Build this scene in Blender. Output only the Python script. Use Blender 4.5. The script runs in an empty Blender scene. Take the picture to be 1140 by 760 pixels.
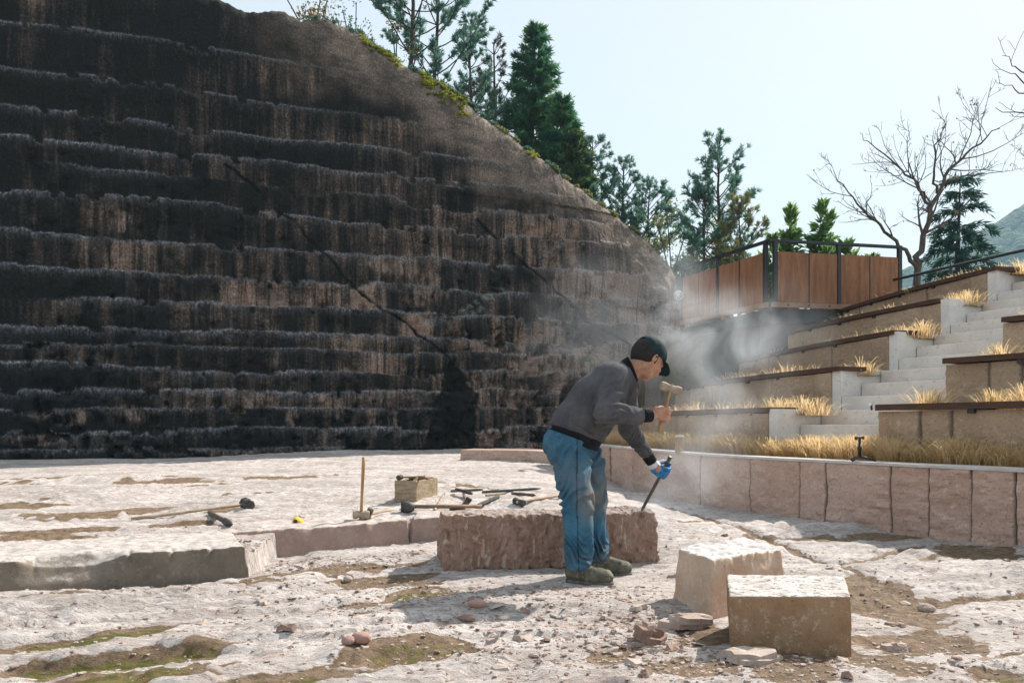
import bpy, math, random
import numpy as np
from mathutils import Vector, Matrix
random.seed(7)
RS = np.random.RandomState(11)
scene = bpy.context.scene
COL = scene.collection
F_PX, CX, HY, CAM_H = 887.0, 570.0, 472.0, 0.92

def at(px, py, Y):
    """world point seen at a pixel of the 1140x760 photograph, at distance Y"""
    return ((px-CX)*Y/F_PX, Y, CAM_H+(HY-py)*Y/F_PX)
def atz(px, py, z=0.0):
    """world point of a pixel lying on the level z"""
    Y = F_PX*(CAM_H-z)/(py-HY)
    return ((px-CX)*Y/F_PX, Y, z)

# ------------------------------------------------------------------ noise
def _h(ix, iy, iz, seed):
    with np.errstate(over='ignore'):
        n = (ix.astype(np.int64)*374761393 + iy.astype(np.int64)*668265263 + iz.astype(np.int64)*2147483647 + seed*974634777) & 0xffffffff
        n = ((n ^ (n >> 13)) * 1274126177) & 0xffffffff
        n = ((n ^ (n >> 16)) * 2246822519) & 0xffffffff
        n = n ^ (n >> 15)
    return (n & 0xffffff).astype(np.float32)/np.float32(0xffffff)
def vnoise(x, y, z=None, seed=0):
    x = np.asarray(x, dtype=np.float64); y = np.asarray(y, dtype=np.float64)
    x, y = np.broadcast_arrays(x, y)
    ix = np.floor(x); iy = np.floor(y); fx = x-ix; fy = y-iy
    fx = fx*fx*(3-2*fx); fy = fy*fy*(3-2*fy)
    if z is None:
        zz = np.zeros_like(ix)
        a = _h(ix, iy, zz, seed); b = _h(ix+1, iy, zz, seed); c = _h(ix, iy+1, zz, seed); d = _h(ix+1, iy+1, zz, seed)
        return (a+(b-a)*fx)*(1-fy)+(c+(d-c)*fx)*fy
    z = np.broadcast_to(np.asarray(z, dtype=np.float64), x.shape)
    iz = np.floor(z); fz = z-iz; fz = fz*fz*(3-2*fz)
    def pl(k):
        a = _h(ix, iy, k, seed); b = _h(ix+1, iy, k, seed); c = _h(ix, iy+1, k, seed); d = _h(ix+1, iy+1, k, seed)
        return (a+(b-a)*fx)*(1-fy)+(c+(d-c)*fx)*fy
    p = pl(iz); q = pl(iz+1)
    return p+(q-p)*fz
def fbm(x, y, z=None, oct=4, seed=0, gain=.5):
    s = 0; a = 1; t = 0; f = 1.0
    for o in range(oct):
        s = s+a*(vnoise(np.asarray(x)*f, np.asarray(y)*f, None if z is None else np.asarray(z)*f, seed+o*17)*2-1)
        t += a; a *= gain; f *= 2.03
    return s/t
def sstep(a, b, x):
    t = np.clip((x-a)/(b-a), 0, 1); return t*t*(3-2*t)

# ------------------------------------------------------------------ objects
def tag(o, label=None, cat=None, group=None, kind=None):
    if label: o['label'] = label
    if cat: o['category'] = cat
    if group: o['group'] = group
    if kind: o['kind'] = kind
    return o
def thing(name, label, cat, loc=(0, 0, 0), rz=0.0, group=None):
    o = bpy.data.objects.new(name, None); COL.objects.link(o)
    o.empty_display_size = .1
    o.location = loc; o.rotation_euler = (0, 0, rz)
    return tag(o, label, cat, group)
def mesh_obj(name, verts, faces, mat, parent=None, smooth=False, world=True):
    """ONE mesh object; with world=True vertices are world coordinates even under a parent Empty without rotation"""
    me = bpy.data.meshes.new(name)
    verts = np.asarray(verts, dtype=np.float32).reshape(-1, 3)
    if parent is not None and world:
        verts = verts-np.array(parent.location, dtype=np.float32)
    if isinstance(faces, np.ndarray):
        n, k = faces.shape
        me.vertices.add(len(verts)); me.vertices.foreach_set('co', verts.ravel())
        me.loops.add(n*k); me.loops.foreach_set('vertex_index', faces.astype(np.int32).ravel())
        me.polygons.add(n); me.polygons.foreach_set('loop_start', np.arange(0, n*k, k, dtype=np.int32))
        me.update(calc_edges=True)
    else:
        me.from_pydata([tuple(map(float, v)) for v in verts], [], faces)
        me.update()
    if smooth:
        me.polygons.foreach_set('use_smooth', np.ones(len(me.polygons), dtype=bool))
    if mat: me.materials.append(mat)
    o = bpy.data.objects.new(name, me); COL.objects.link(o)
    if parent is not None: o.parent = parent
    return o
def add_attr(o, name, vals):
    a = o.data.attributes.new(name, 'FLOAT', 'POINT')
    a.data.foreach_set('value', np.asarray(vals, dtype=np.float32).ravel())
def copy_thing(root, loc=None, rz=None):
    r = root.copy(); COL.objects.link(r)
    if loc is not None: r.location = loc
    if rz is not None: r.rotation_euler = (0, 0, rz)
    for ch in list(root.children):
        c = ch.copy(); COL.objects.link(c); c.parent = r
        for g in list(ch.children):
            d = g.copy(); COL.objects.link(d); d.parent = c
    return r

class MB:
    """collects shapes for one mesh"""
    def __init__(self): self.v = []; self.f = []
    def add(self, vs, fs):
        o = len(self.v); self.v += [tuple(v) for v in vs]; self.f += [tuple(i+o for i in f) for f in fs]; return self
    def hexa(self, b, t):
        """two quads, bottom and top, each counter-clockwise from above"""
        return self.add(list(b)+list(t), [(3, 2, 1, 0), (4, 5, 6, 7), (0, 1, 5, 4), (1, 2, 6, 5), (2, 3, 7, 6), (3, 0, 4, 7)])
    def box(self, c, s, rz=0.0, bev=0.0):
        hx, hy, hz = s[0]/2, s[1]/2, s[2]/2
        ca, sa = math.cos(rz), math.sin(rz)
        def P(x, y, z): return (c[0]+x*ca-y*sa, c[1]+x*sa+y*ca, c[2]+z)
        if bev <= 0:
            return self.hexa([P(-hx, -hy, -hz), P(hx, -hy, -hz), P(hx, hy, -hz), P(-hx, hy, -hz)],
                             [P(-hx, -hy, hz), P(hx, -hy, hz), P(hx, hy, hz), P(-hx, hy, hz)])
        b = min(bev, hx*.9, hy*.9, hz*.9)
        vs = []; fs = []
        rings = [(hx-b, hy-b, -hz), (hx, hy, -hz+b), (hx, hy, hz-b), (hx-b, hy-b, hz)]
        for (x, y, z) in rings:
            x2, y2 = hx-b, hy-b
            if x == hx:
                pts = [(-x2, -hy), (x2, -hy), (hx, -y2), (hx, y2), (x2, hy), (-x2, hy), (-hx, y2), (-hx, -y2)]
            else:
                pts = [(-x, -y), (x, -y), (x, -y), (x, y), (x, y), (-x, y), (-x, y), (-x, -y)]
                pts = [(-x2+.2*b, -y), (x2-.2*b, -y), (x, -y2+.2*b), (x, y2-.2*b), (x2-.2*b, y), (-x2+.2*b, y), (-x, y2-.2*b), (-x, -y2+.2*b)]
            vs += [P(p[0], p[1], z) for p in pts]
        for k in range(3):
            for i in range(8):
                j = (i+1) % 8
                fs.append((k*8+i, k*8+j, k*8+8+j, k*8+8+i))
        fs.append(tuple(range(7, -1, -1))); fs.append(tuple(range(24, 32)))
        return self.add(vs, fs)
    def tube(self, pts, r, n=8, caps=True, flat=1.0):
        pts = [Vector(p) for p in pts]; m = len(pts)
        rr = r if isinstance(r, (list, tuple)) else [r]*m
        up = Vector((0, 0, 1)); vs = []; fs = []
        prev = None
        for i, p in enumerate(pts):
            t = (pts[min(i+1, m-1)]-pts[max(i-1, 0)])
            if t.length < 1e-9: t = Vector((0, 0, 1))
            t.normalize()
            if prev is None:
                a = t.cross(up)
                if a.length < 1e-3: a = t.cross(Vector((1, 0, 0)))
            else:
                a = prev-t*prev.dot(t)
                if a.length < 1e-4: a = t.cross(up)
            a.normalize(); b = t.cross(a); prev = a
            for k in range(n):
                w = 2*math.pi*k/n
                vs.append(p+a*(math.cos(w)*rr[i])+b*(math.sin(w)*rr[i]*flat))
        for i in range(m-1):
            for k in range(n):
                k2 = (k+1) % n
                fs.append((i*n+k, i*n+k2, (i+1)*n+k2, (i+1)*n+k))
        if caps:
            fs.append(tuple(range(n-1, -1, -1))); fs.append(tuple(range((m-1)*n, m*n)))
        return self.add(vs, fs)
    def lathe(self, base, prof, n=16, axis=None):
        """prof: list of (radius, distance along axis)"""
        base = Vector(base); ax = Vector(axis or (0, 0, 1)).normalized()
        return self.tube([base+ax*d for _, d in prof], [max(r_, .0005) for r_, _ in prof], n)
    def build(self, name, mat, parent=None, smooth=False, world=True):
        return mesh_obj(name, self.v, self.f, mat, parent, smooth, world)

# ------------------------------------------------------------------ implicit solids -> one mesh
class Solid:
    def __init__(self, lo, hi, h):
        self.lo = np.array(lo, float); self.h = h
        self.n = np.ceil((np.array(hi)-self.lo)/h).astype(int)+1
        self.F = np.full(self.n, 9.0, dtype=np.float32)
        self.ax = [(self.lo[i]+np.arange(self.n[i])*h).astype(np.float32) for i in range(3)]
    def sl(self, lo, hi):
        a = np.clip(np.floor((np.array(lo)-self.lo)/self.h).astype(int), 0, self.n)
        b = np.clip(np.ceil((np.array(hi)-self.lo)/self.h).astype(int)+1, 0, self.n)
        s = tuple(slice(int(a[i]), int(b[i])) for i in range(3))
        X = self.ax[0][s[0]][:, None, None]; Y = self.ax[1][s[1]][None, :, None]; Z = self.ax[2][s[2]][None, None, :]
        return s, X, Y, Z
    def put(self, s, d, k, sub=False):
        f = self.F[s]
        if f.size == 0: return
        if sub:
            if k <= 0: self.F[s] = np.maximum(f, -d)
            else:
                m = np.clip(.5+.5*(-f-d)/k, 0, 1)
                self.F[s] = -(-f+(d+f)*m-k*m*(1-m))
        elif k <= 0: self.F[s] = np.minimum(f, d)
        else:
            m = np.clip(.5+.5*(f-d)/k, 0, 1)
            self.F[s] = f+(d-f)*m-k*m*(1-m)
    def cone(self, a, b, ra, rb=None, k=.02, sy=1.0, sub=False):
        """tapered capsule; sy widens it along Y"""
        rb = ra if rb is None else rb
        a = np.array(a, np.float32); b = np.array(b, np.float32); m = max(ra, rb)*max(1, sy)+k+2*self.h
        s, X, Y, Z = self.sl(np.minimum(a, b)-m, np.maximum(a, b)+m)
        ab = b-a; ab2 = np.array([ab[0], ab[1]/sy, ab[2]], np.float32); L = max(float(ab2@ab2), 1e-9)
        x = X-a[0]; y = (Y-a[1])/sy; z = Z-a[2]
        t = np.clip((x*ab2[0]+y*ab2[1]+z*ab2[2])/L, 0, 1)
        d = np.sqrt((x-t*ab2[0])**2+(y-t*ab2[1])**2+(z-t*ab2[2])**2)-(ra+t*(rb-ra))
        self.put(s, d, k, sub); return self
    def ell(self, c, r, k=.02, R=None, sub=False):
        """ellipsoid; R: 3x3 rows = local axes"""
        c = np.array(c, np.float32); r = np.array(r, np.float32); m = float(r.max())+k+2*self.h
        s, X, Y, Z = self.sl(c-m, c+m)
        x = X-c[0]; y = Y-c[1]; z = Z-c[2]
        if R is not None:
            R = np.array(R, np.float32)
            x, y, z = (R[0][0]*x+R[0][1]*y+R[0][2]*z, R[1][0]*x+R[1][1]*y+R[1][2]*z, R[2][0]*x+R[2][1]*y+R[2][2]*z)
        q = np.sqrt((x/r[0])**2+(y/r[1])**2+(z/r[2])**2)
        q2 = np.sqrt((x/r[0]**2)**2+(y/r[1]**2)**2+(z/r[2]**2)**2)+1e-6
        d = q*(q-1)/q2
        self.put(s, np.clip(d, -1, 9), k, sub); return self
    def plane(self, p, n, lo=None, hi=None, k=0.0):
        """cut away the side the normal points to (inside an optional box)"""
        n = np.array(n, np.float32); n = n/np.linalg.norm(n)
        s, X, Y, Z = self.sl(self.lo if lo is None else lo, (self.lo+self.n*self.h) if hi is None else hi)
        d = (X-p[0])*n[0]+(Y-p[1])*n[1]+(Z-p[2])*n[2]
        self.F[s] = np.maximum(self.F[s], d); return self
    def warp(self, fn, band=.06):
        """add fn(x,y,z) to the field where it is near the surface"""
        i = np.nonzero(np.abs(self.F) < band)
        x = self.ax[0][i[0]]; y = self.ax[1][i[1]]; z = self.ax[2][i[2]]
        self.F[i] += fn(x, y, z).astype(np.float32); return self
    def mesh(self, smooth_iter=1):
        F = self.F.copy()
        F[0] = F[-1] = 1; F[:, 0] = F[:, -1] = 1; F[:, :, 0] = F[:, :, -1] = 1
        I = F < 0
        nx, ny, nz = F.shape
        cnt = np.zeros((nx-1, ny-1, nz-1), np.uint8)
        for dx in (0, 1):
            for dy in (0, 1):
                for dz in (0, 1):
                    cnt += I[dx:nx-1+dx, dy:ny-1+dy, dz:nz-1+dz]
        act = (cnt > 0) & (cnt < 8)
        ci = np.stack(np.nonzero(act), 1)
        idx = np.full(act.shape, -1, np.int64); idx[act] = np.arange(len(ci))
        pos = np.zeros((len(ci), 3)); num = np.zeros(len(ci))
        cor = [(a, b, c) for a in (0, 1) for b in (0, 1) for c in (0, 1)]
        for a in cor:
            for d in range(3):
                if a[d]: continue
                b = list(a); b[d] = 1
                fa = F[ci[:, 0]+a[0], ci[:, 1]+a[1], ci[:, 2]+a[2]]; fb = F[ci[:, 0]+b[0], ci[:, 1]+b[1], ci[:, 2]+b[2]]
                c = (fa < 0) != (fb < 0)
                t = np.where(c, fa/np.where(c, fa-fb, 1), 0)
                for e in range(3):
                    pos[:, e] += np.where(c, a[e]+(t if e == d else 0), 0)
                num += c
        P = (ci+pos/num[:, None])*self.h+self.lo
        quads = []
        for d in range(3):
            s0 = [slice(1, -1)]*3; s1 = [slice(1, -1)]*3
            s0[d] = slice(0, -1); s1[d] = slice(1, None)
            A = I[tuple(s0)]; B = I[tuple(s1)]
            e = np.stack(np.nonzero(A != B), 1)
            off = np.array([1, 1, 1]); off[d] = 0
            base = e+off
            flip = A[e[:, 0], e[:, 1], e[:, 2]]
            u, v = [(1, 2), (2, 0), (0, 1)][d]
            def cell(du, dv):
                q = base.copy(); q[:, u] += du; q[:, v] += dv
                return idx[q[:, 0], q[:, 1], q[:, 2]]
            q = np.stack([cell(-1, -1), cell(0, -1), cell(0, 0), cell(-1, 0)], 1)
            q[~flip] = q[~flip][:, ::-1]
            quads.append(q)
        Q = np.concatenate(quads)
        for _ in range(smooth_iter):
            acc = np.zeros_like(P); n = np.zeros(len(P))
            for i in range(4):
                for j in ((i+1) % 4, (i+3) % 4):
                    np.add.at(acc, Q[:, i], P[Q[:, j]]); np.add.at(n, Q[:, i], 1)
            P = P*.4+.6*acc/np.maximum(n, 1)[:, None]
        return P, Q
    def build(self, name, mat, parent=None, smooth_iter=1, smooth=True, world=True):
        P, Q = self.mesh(smooth_iter)
        return mesh_obj(name, P, Q, mat, parent, smooth, world)

# ------------------------------------------------------------------ materials
class NT:
    def __init__(self, name):
        self.m = bpy.data.materials.new(name); self.m.use_nodes = True
        self.t = self.m.node_tree; self.b = self.t.nodes['Principled BSDF']; self.out = self.t.nodes['Material Output']
        self.b.inputs['Specular IOR Level'].default_value = .3
    def n(self, typ, **kw):
        nd = self.t.nodes.new(typ)
        for k, v in kw.items(): setattr(nd, k, v)
        return nd
    def set(self, sock, v):
        if hasattr(v, 'is_output') or isinstance(v, bpy.types.NodeSocket): self.t.links.new(v, sock)
        else: sock.default_value = v
    def coord(self, kind='Object', scale=(1, 1, 1)):
        if kind == 'Position': c = self.n('ShaderNodeNewGeometry').outputs['Position']
        else: c = self.n('ShaderNodeTexCoord').outputs[kind]
        if scale == (1, 1, 1): return c
        mp = self.n('ShaderNodeMapping'); self.set(mp.inputs['Vector'], c); mp.inputs['Scale'].default_value = scale
        return mp.outputs['Vector']
    def noise(self, vec, scale, detail=4, rough=.55, dist=0.0):
        nd = self.n('ShaderNodeTexNoise'); self.set(nd.inputs['Vector'], vec)
        nd.inputs['Scale'].default_value = scale; nd.inputs['Detail'].default_value = detail
        nd.inputs['Roughness'].default_value = rough; nd.inputs['Distortion'].default_value = dist
        return nd.outputs['Fac']
    def voro(self, vec, scale, feature='F1', out='Distance', rnd=1.0):
        nd = self.n('ShaderNodeTexVoronoi', feature=feature); self.set(nd.inputs['Vector'], vec)
        nd.inputs['Scale'].default_value = scale; nd.inputs['Randomness'].default_value = rnd
        return nd.outputs[out]
    def ramp(self, fac, a, b, lo=0.0, hi=1.0):
        nd = self.n('ShaderNodeMapRange', interpolation_type='SMOOTHSTEP'); self.set(nd.inputs['Value'], fac)
        nd.inputs['From Min'].default_value = a; nd.inputs['From Max'].default_value = b
        nd.inputs['To Min'].default_value = lo; nd.inputs['To Max'].default_value = hi
        return nd.outputs['Result']
    def math(self, op, a, b=0.0):
        nd = self.n('ShaderNodeMath', operation=op); self.set(nd.inputs[0], a); self.set(nd.inputs[1], b)
        return nd.outputs[0]
    def mix(self, fac, a, b):
        nd = self.n('ShaderNodeMix', data_type='RGBA'); self.set(nd.inputs['Factor'], fac)
        for i, v in ((6, a), (7, b)):
            self.set(nd.inputs[i], (*v, 1.0) if isinstance(v, tuple) and len(v) == 3 else v)
        return nd.outputs[2]
    def attr(self, name):
        nd = self.n('ShaderNodeAttribute', attribute_name=name); return nd.outputs['Fac']
    def bump(self, h, strength=.5, dist=.01, prev=None):
        nd = self.n('ShaderNodeBump'); self.set(nd.inputs['Height'], h)
        nd.inputs['Strength'].default_value = strength; nd.inputs['Distance'].default_value = dist
        if prev is not None: self.set(nd.inputs['Normal'], prev)
        return nd.outputs['Normal']
    def done(self, col=None, rough=.8, normal=None, metal=0.0, spec=None):
        if col is not None: self.set(self.b.inputs['Base Color'], (*col, 1.0) if isinstance(col, tuple) and len(col) == 3 else col)
        self.set(self.b.inputs['Roughness'], rough); self.b.inputs['Metallic'].default_value = metal
        if spec is not None: self.b.inputs['Specular IOR Level'].default_value = spec
        if normal is not None: self.set(self.b.inputs['Normal'], normal)
        return self.m

def mottled(name, a, b, scale=6, rough=.85, bump=.3, bscale=40, bdist=.01, metal=0.0, c=None, lo=.35, hi=.65, coord='Object', spec=None, stretch=(1, 1, 1)):
    t = NT(name); v = t.coord(coord, stretch)
    col = t.mix(t.ramp(t.noise(v, scale, 5, .6), lo, hi), a, b)
    if c: col = t.mix(t.ramp(t.noise(v, scale*4.3, 3, .6), .56, .7), col, c)
    nm = t.bump(t.noise(v, bscale, 4, .6), bump, bdist)
    return t.done(col, rough, nm, metal, spec)
# ================================================================== camera, sky, sun
cam = bpy.data.cameras.new('camera'); camo = bpy.data.objects.new('camera', cam); COL.objects.link(camo)
camo.location = (0, 0, CAM_H); camo.rotation_euler = (math.radians(90), 0, 0)
cam.sensor_width = 36; cam.lens = F_PX/1140*36; cam.shift_y = (HY-380)/1140
cam.clip_start = .05; cam.clip_end = 6000
scene.camera = camo

SUN_EL, SUN_AZ = 40.0, 46.0            # azimuth clockwise from +Y
w = bpy.data.worlds.new('World'); scene.world = w; w.use_nodes = True
bg = w.node_tree.nodes['Background']
sky = w.node_tree.nodes.new('ShaderNodeTexSky'); sky.sky_type = 'NISHITA'; sky.sun_disc = False
sky.sun_elevation = math.radians(SUN_EL); sky.sun_rotation = math.radians(SUN_AZ)
sky.air_density = 1.0; sky.dust_density = 1.6; sky.ozone_density = 1.4; sky.altitude = 300
# the glare round the sun is held down by thin high haze: sky / (1 + sky/5), half veiled by an even pale layer
wt = w.node_tree
v1 = wt.nodes.new('ShaderNodeVectorMath'); v1.operation = 'MULTIPLY_ADD'; v1.inputs[1].default_value = (.2, .2, .2); v1.inputs[2].default_value = (1, 1, 1)
wt.links.new(sky.outputs[0], v1.inputs[0])
v2 = wt.nodes.new('ShaderNodeVectorMath'); v2.operation = 'DIVIDE'; wt.links.new(sky.outputs[0], v2.inputs[0]); wt.links.new(v1.outputs[0], v2.inputs[1])
v3 = wt.nodes.new('ShaderNodeMix'); v3.data_type = 'RGBA'; v3.inputs['Factor'].default_value = .62
wt.links.new(v2.outputs[0], v3.inputs[6]); v3.inputs[7].default_value = (2.92, 3.06, 3.16, 1)
wt.links.new(v3.outputs[2], bg.inputs['Color']); bg.inputs['Strength'].default_value = .125
sl = bpy.data.lights.new('sun', 'SUN'); so = bpy.data.objects.new('sun', sl); COL.objects.link(so)
sl.energy = 3.1; sl.angle = math.radians(.55); sl.color = (1.0, .93, .84)
sd = Vector((math.sin(math.radians(SUN_AZ))*math.cos(math.radians(SUN_EL)), math.cos(math.radians(SUN_AZ))*math.cos(math.radians(SUN_EL)), math.sin(math.radians(SUN_EL))))
so.rotation_euler = (-sd).to_track_quat('-Z', 'Y').to_euler(); so.location = (10, 10, 30)
scene.view_settings.view_transform = 'Standard'; scene.view_settings.look = 'None'
scene.view_settings.gamma = 1.0; scene.view_settings.exposure = 1.37; scene.view_settings.use_curve_mapping = False
scene.cycles.max_bounces = 6; scene.cycles.volume_bounces = 1; scene.cycles.transparent_max_bounces = 8
scene.cycles.volume_step_rate = 1.0; scene.cycles.use_denoising = True

# ================================================================== quarry floor
WA = np.array([-11.2, 17.5]); WB = np.array([4.95, 23.5])
WD = (WB-WA)/np.linalg.norm(WB-WA); WN = np.array([WD[1], -WD[0]]); WL = float(np.linalg.norm(WB-WA))
def dist_wall(x, y): return (x-WA[0])*WN[0]+(y-WA[1])*WN[1]      # positive in front of the rock face

# soil and moss patches of the photograph: pixel centre, half sizes, moss 0..1, weight
PATCH = [(115, 700, 92, 10, .8, 1), (110, 733, 125, 9, .75, 1), (165, 748, 110, 12, .7, 1), (330, 755, 70, 12, .75, 1), (440, 727, 90, 12, .55, 1),
         (685, 728, 64, 12, .7, 1), (465, 658, 36, 6, .7, 1), (180, 757, 60, 6, .6, 1), (1000, 668, 60, 22, .12, 1), (960, 655, 40, 12, .15, 1),
         (900, 735, 120, 24, .1, .8), (760, 745, 60, 14, .2, .8), (1010, 712, 80, 14, .2, .8), (1118, 744, 50, 9, .85, 1), (60, 666, 90, 8, .05, 1),
         (150, 657, 80, 5, .05, .9), (340, 637, 130, 5, .05, .9), (430, 645, 60, 7, .1, .9), (45, 592, 70, 8, .1, 1), (55, 533, 40, 3, .1, 1),
         (190, 535, 50, 3, .1, 1), (20, 563, 40, 4, .1, 1), (75, 573, 45, 3.5, .1, 1), (155, 567, 30, 3, .1, 1), (200, 582, 38, 4, .1, 1),
         (255, 568, 30, 3, .05, 1), (320, 532, 50, 2.2, .1, .8), (100, 610, 40, 5, 0, .8), (1105, 617, 60, 7, .5, 1), (1085, 612, 50, 6, .3, 1),
         (960, 598, 130, 4, .3, .7), (960, 642, 26, 3, .3, 1), (855, 600, 8, 3, .4, 1), (430, 668, 50, 5, .1, .8), (700, 690, 90, 8, .02, .45),
         (780, 700, 50, 14, 0, .7), (270, 650, 60, 4, 0, .8), (20, 640, 60, 10, 0, .5)]
CRACK = [((740, 567), (792, 580)), ((792, 580), (925, 626)), ((925, 626), (1018, 668)), ((925, 626), (1025, 607)), ((1025, 607), (1110, 600)),
         ((745, 585), (792, 580)), ((1018, 668), (1060, 663)), ((1060, 663), (1140, 655)), ((930, 672), (1005, 664)), ((400, 690), (590, 662)),
         ((1075, 735), (1140, 715)), ((0, 545), (160, 540)), ((160, 540), (420, 525)), ((420, 533), (600, 545)), ((0, 575), (250, 552)), ((250, 552), (520, 540))]
def e_edge(x): return np.where(x < -1.69, 4.95+.47*(x+1.63), np.where(x < -.55, 5.72+.66*(x+1.85), 6.58))
def floor_fields(x, y):
    q = y-.3*x
    wx = fbm(x*1.1, y*1.1, seed=3)*.5; wy = fbm(x*1.3, y*1.3, seed=5)*.3
    up = sstep(.12, .2, y-e_edge(x))*(1-sstep(.2, 1.9, x))
    dw = dist_wall(x, y)
    base = .158*up+.14*(1-sstep(.5, 5, dw))*sstep(-9, -3, x)
    n1 = fbm(x*.42+wx*.5, q*1.25+wy, oct=3, seed=21)
    t = n1*5.2+wx*.5; fl = np.floor(t); fr = t-fl
    lay = (fl+sstep(.91, 1, fr))
    lip = sstep(.70, .86, fr)*(1-sstep(.86, .93, fr))
    near = np.clip(1.25-y/26, .3, 1)
    h = base+lay*.021*near
    moss = np.zeros_like(x); dirt = np.zeros_like(x)
    ed = fbm(x*4, q*7, oct=4, seed=33); ed2 = fbm(x*14, y*18, oct=3, seed=35)
    for (px, py, rx, ry, ms, wgt) in PATCH:
        z0 = .16 if (py < 610 and px < 470) else 0
        X, Y, _ = atz(px, py, z0); s = F_PX/Y
        RX = rx/s; RY = max(ry*Y*Y/(F_PX*(CAM_H-z0)), .05)
        sl = .3 if py > 630 else .1
        r = np.sqrt(((x-X)/RX)**2+((y-Y-sl*(x-X))/RY)**2)
        m = sstep(1.18, .72, r+ed*.75+ed2*.28)*wgt
        dirt = np.maximum(dirt, m); moss = np.maximum(moss, sstep(.95, .35, r+ed*.8+ed2*.3)*ms)
    crack = np.zeros_like(x)
    for (a, b) in CRACK:
        z0 = .16 if (a[1] < 560 and a[0] < 640) else 0
        A = atz(*a, z0); B = atz(*b, z0)
        dx, dy = B[0]-A[0], B[1]-A[1]; L2 = dx*dx+dy*dy
        tt = np.clip(((x-A[0])*dx+(y-A[1])*dy)/L2, 0, 1)
        d = np.sqrt((x-A[0]-tt*dx+wx*.12)**2+(y-A[1]-tt*dy+wy*.14)**2)
        wd = .014+.004*np.minimum(y, 12)
        crack = np.maximum(crack, sstep(wd*1.8, wd*.5, d+ed2*.02))
    rough = fbm(x*3.2, y*4.2, oct=5, seed=41)*.013+np.abs(fbm(x*9, y*13, oct=4, seed=43))*.020
    rough += fbm(x*24, y*30, oct=2, seed=44)*.006
    flake = vnoise(x*16+ed2*2, y*20, seed=47); rough += sstep(.6, .75, flake)*.007*(1-dirt)
    h = h+rough*near*(1-.75*moss)-dirt*.012-moss*.008-crack*.028
    calm = 1-.75*np.exp(-((x-.45)/1.3)**2-((y-4.75)/.7)**2)-.75*np.exp(-((x-1.2)/.6)**2-((y-3.8)/.7)**2)
    h = base+(h-base)*calm
    # the long dark trench at the lower left and the crack pools
    A = atz(10, 737); B = atz(238, 722)
    tt = np.clip(((x-A[0])*(B[0]-A[0])+(y-A[1])*(B[1]-A[1]))/((B[0]-A[0])**2+(B[1]-A[1])**2), 0, 1)
    d = (y-A[1]-tt*(B[1]-A[1]))+ed*.04; inx = sstep(.05, -.08, np.maximum(A[0]-x, x-B[0]))
    h = h+inx*(sstep(.0, .05, d)*sstep(.42, .06, d)*.030-sstep(.05, -.02, np.abs(d+.035))*.022)
    A = atz(355, 733); B = atz(520, 720)
    tt = np.clip(((x-A[0])*(B[0]-A[0])+(y-A[1])*(B[1]-A[1]))/((B[0]-A[0])**2+(B[1]-A[1])**2), 0, 1)
    d = (y-A[1]-tt*(B[1]-A[1]))+ed*.05; inx = sstep(.05, -.08, np.maximum(A[0]-x, x-B[0]))
    h = h+inx*(sstep(.0, .05, d)*sstep(.42, .06, d)*.028)
    return h, moss, np.maximum(dirt, crack*.85), lip, up
xs = np.concatenate([-np.geomspace(7.2, 700, 40)[::-1], np.arange(-7, 6.6, .028), np.geomspace(6.8, 700, 40)])
ys = [1.5]
while ys[-1] < 24.5: ys.append(ys[-1]+.013*(max(ys[-1], 2.6)/2.6)**1.55)
ys = np.concatenate([-np.geomspace(2, 300, 24)[::-1], [-1, 0, .6, 1.1], np.array(ys), np.geomspace(25.5, 700, 30)])
GX, GY = np.meshgrid(xs, ys, indexing='xy')
gh, gm, gd, glip, gup = floor_fields(GX, GY)
far = np.maximum(np.abs(GX), np.abs(GY-10))
gh = np.where(far > 40, -.3, gh)
def grid_faces(ny, nx):
    i = (np.arange(ny-1)[:, None]*nx+np.arange(nx-1)[None, :]).ravel()
    return np.stack([i, i+1, i+nx+1, i+nx], 1)
def floor_z(x, y):
    h = floor_fields(np.array([[float(x)]]), np.array([[float(y)]]))[0]; return float(h[0, 0])

t = NT('quarry_floor_stone'); v = t.coord('Position')
vs = t.coord('Position', (1, 3.2, 1))
big = t.noise(vs, .75, 5, .62); mid = t.noise(v, 5, 5, .68); fine = t.noise(v, 42, 4, .7)
vw = t.n('ShaderNodeVectorMath', operation='ADD'); t.set(vw.inputs[0], vs)
nzc = t.n('ShaderNodeTexNoise'); t.set(nzc.inputs['Vector'], vs); nzc.inputs['Scale'].default_value = 6; nzc.inputs['Detail'].default_value = 5
sc_ = t.n('ShaderNodeVectorMath', operation='SCALE'); t.set(sc_.inputs[0], nzc.outputs['Color']); sc_.inputs['Scale'].default_value = .22; t.set(vw.inputs[1], sc_.outputs[0])
vd = vw.outputs[0]
sep = t.n('ShaderNodeSeparateColor'); t.set(sep.inputs[0], t.voro(vd, 9, 'F1', 'Color')); cell = sep.outputs[0]
sep2 = t.n('ShaderNodeSeparateColor'); t.set(sep2.inputs[0], t.voro(vd, 23, 'F1', 'Color')); cell2 = sep2.outputs[1]
col = t.mix(t.ramp(big, .36, .62), (.70, .63, .59), (.47, .42, .39))
col = t.mix(t.ramp(cell, .55, .95, 0, .55), col, (.70, .65, .62))
col = t.mix(t.ramp(cell, .38, .05, 0, .45), col, (.43, .34, .30))
col = t.mix(t.ramp(cell2, .30, .02, 0, .55), col, (.215, .165, .135))
col = t.mix(t.ramp(t.noise(vs, 2.4, 6, .7), .54, .68, 0, .6), col, (.42, .31, .26))
col = t.mix(t.ramp(t.noise(v, 9, 6, .78), .52, .64, 0, .55), col, (.27, .225, .20))
edge = t.voro(vd, 9, 'DISTANCE_TO_EDGE')
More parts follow.
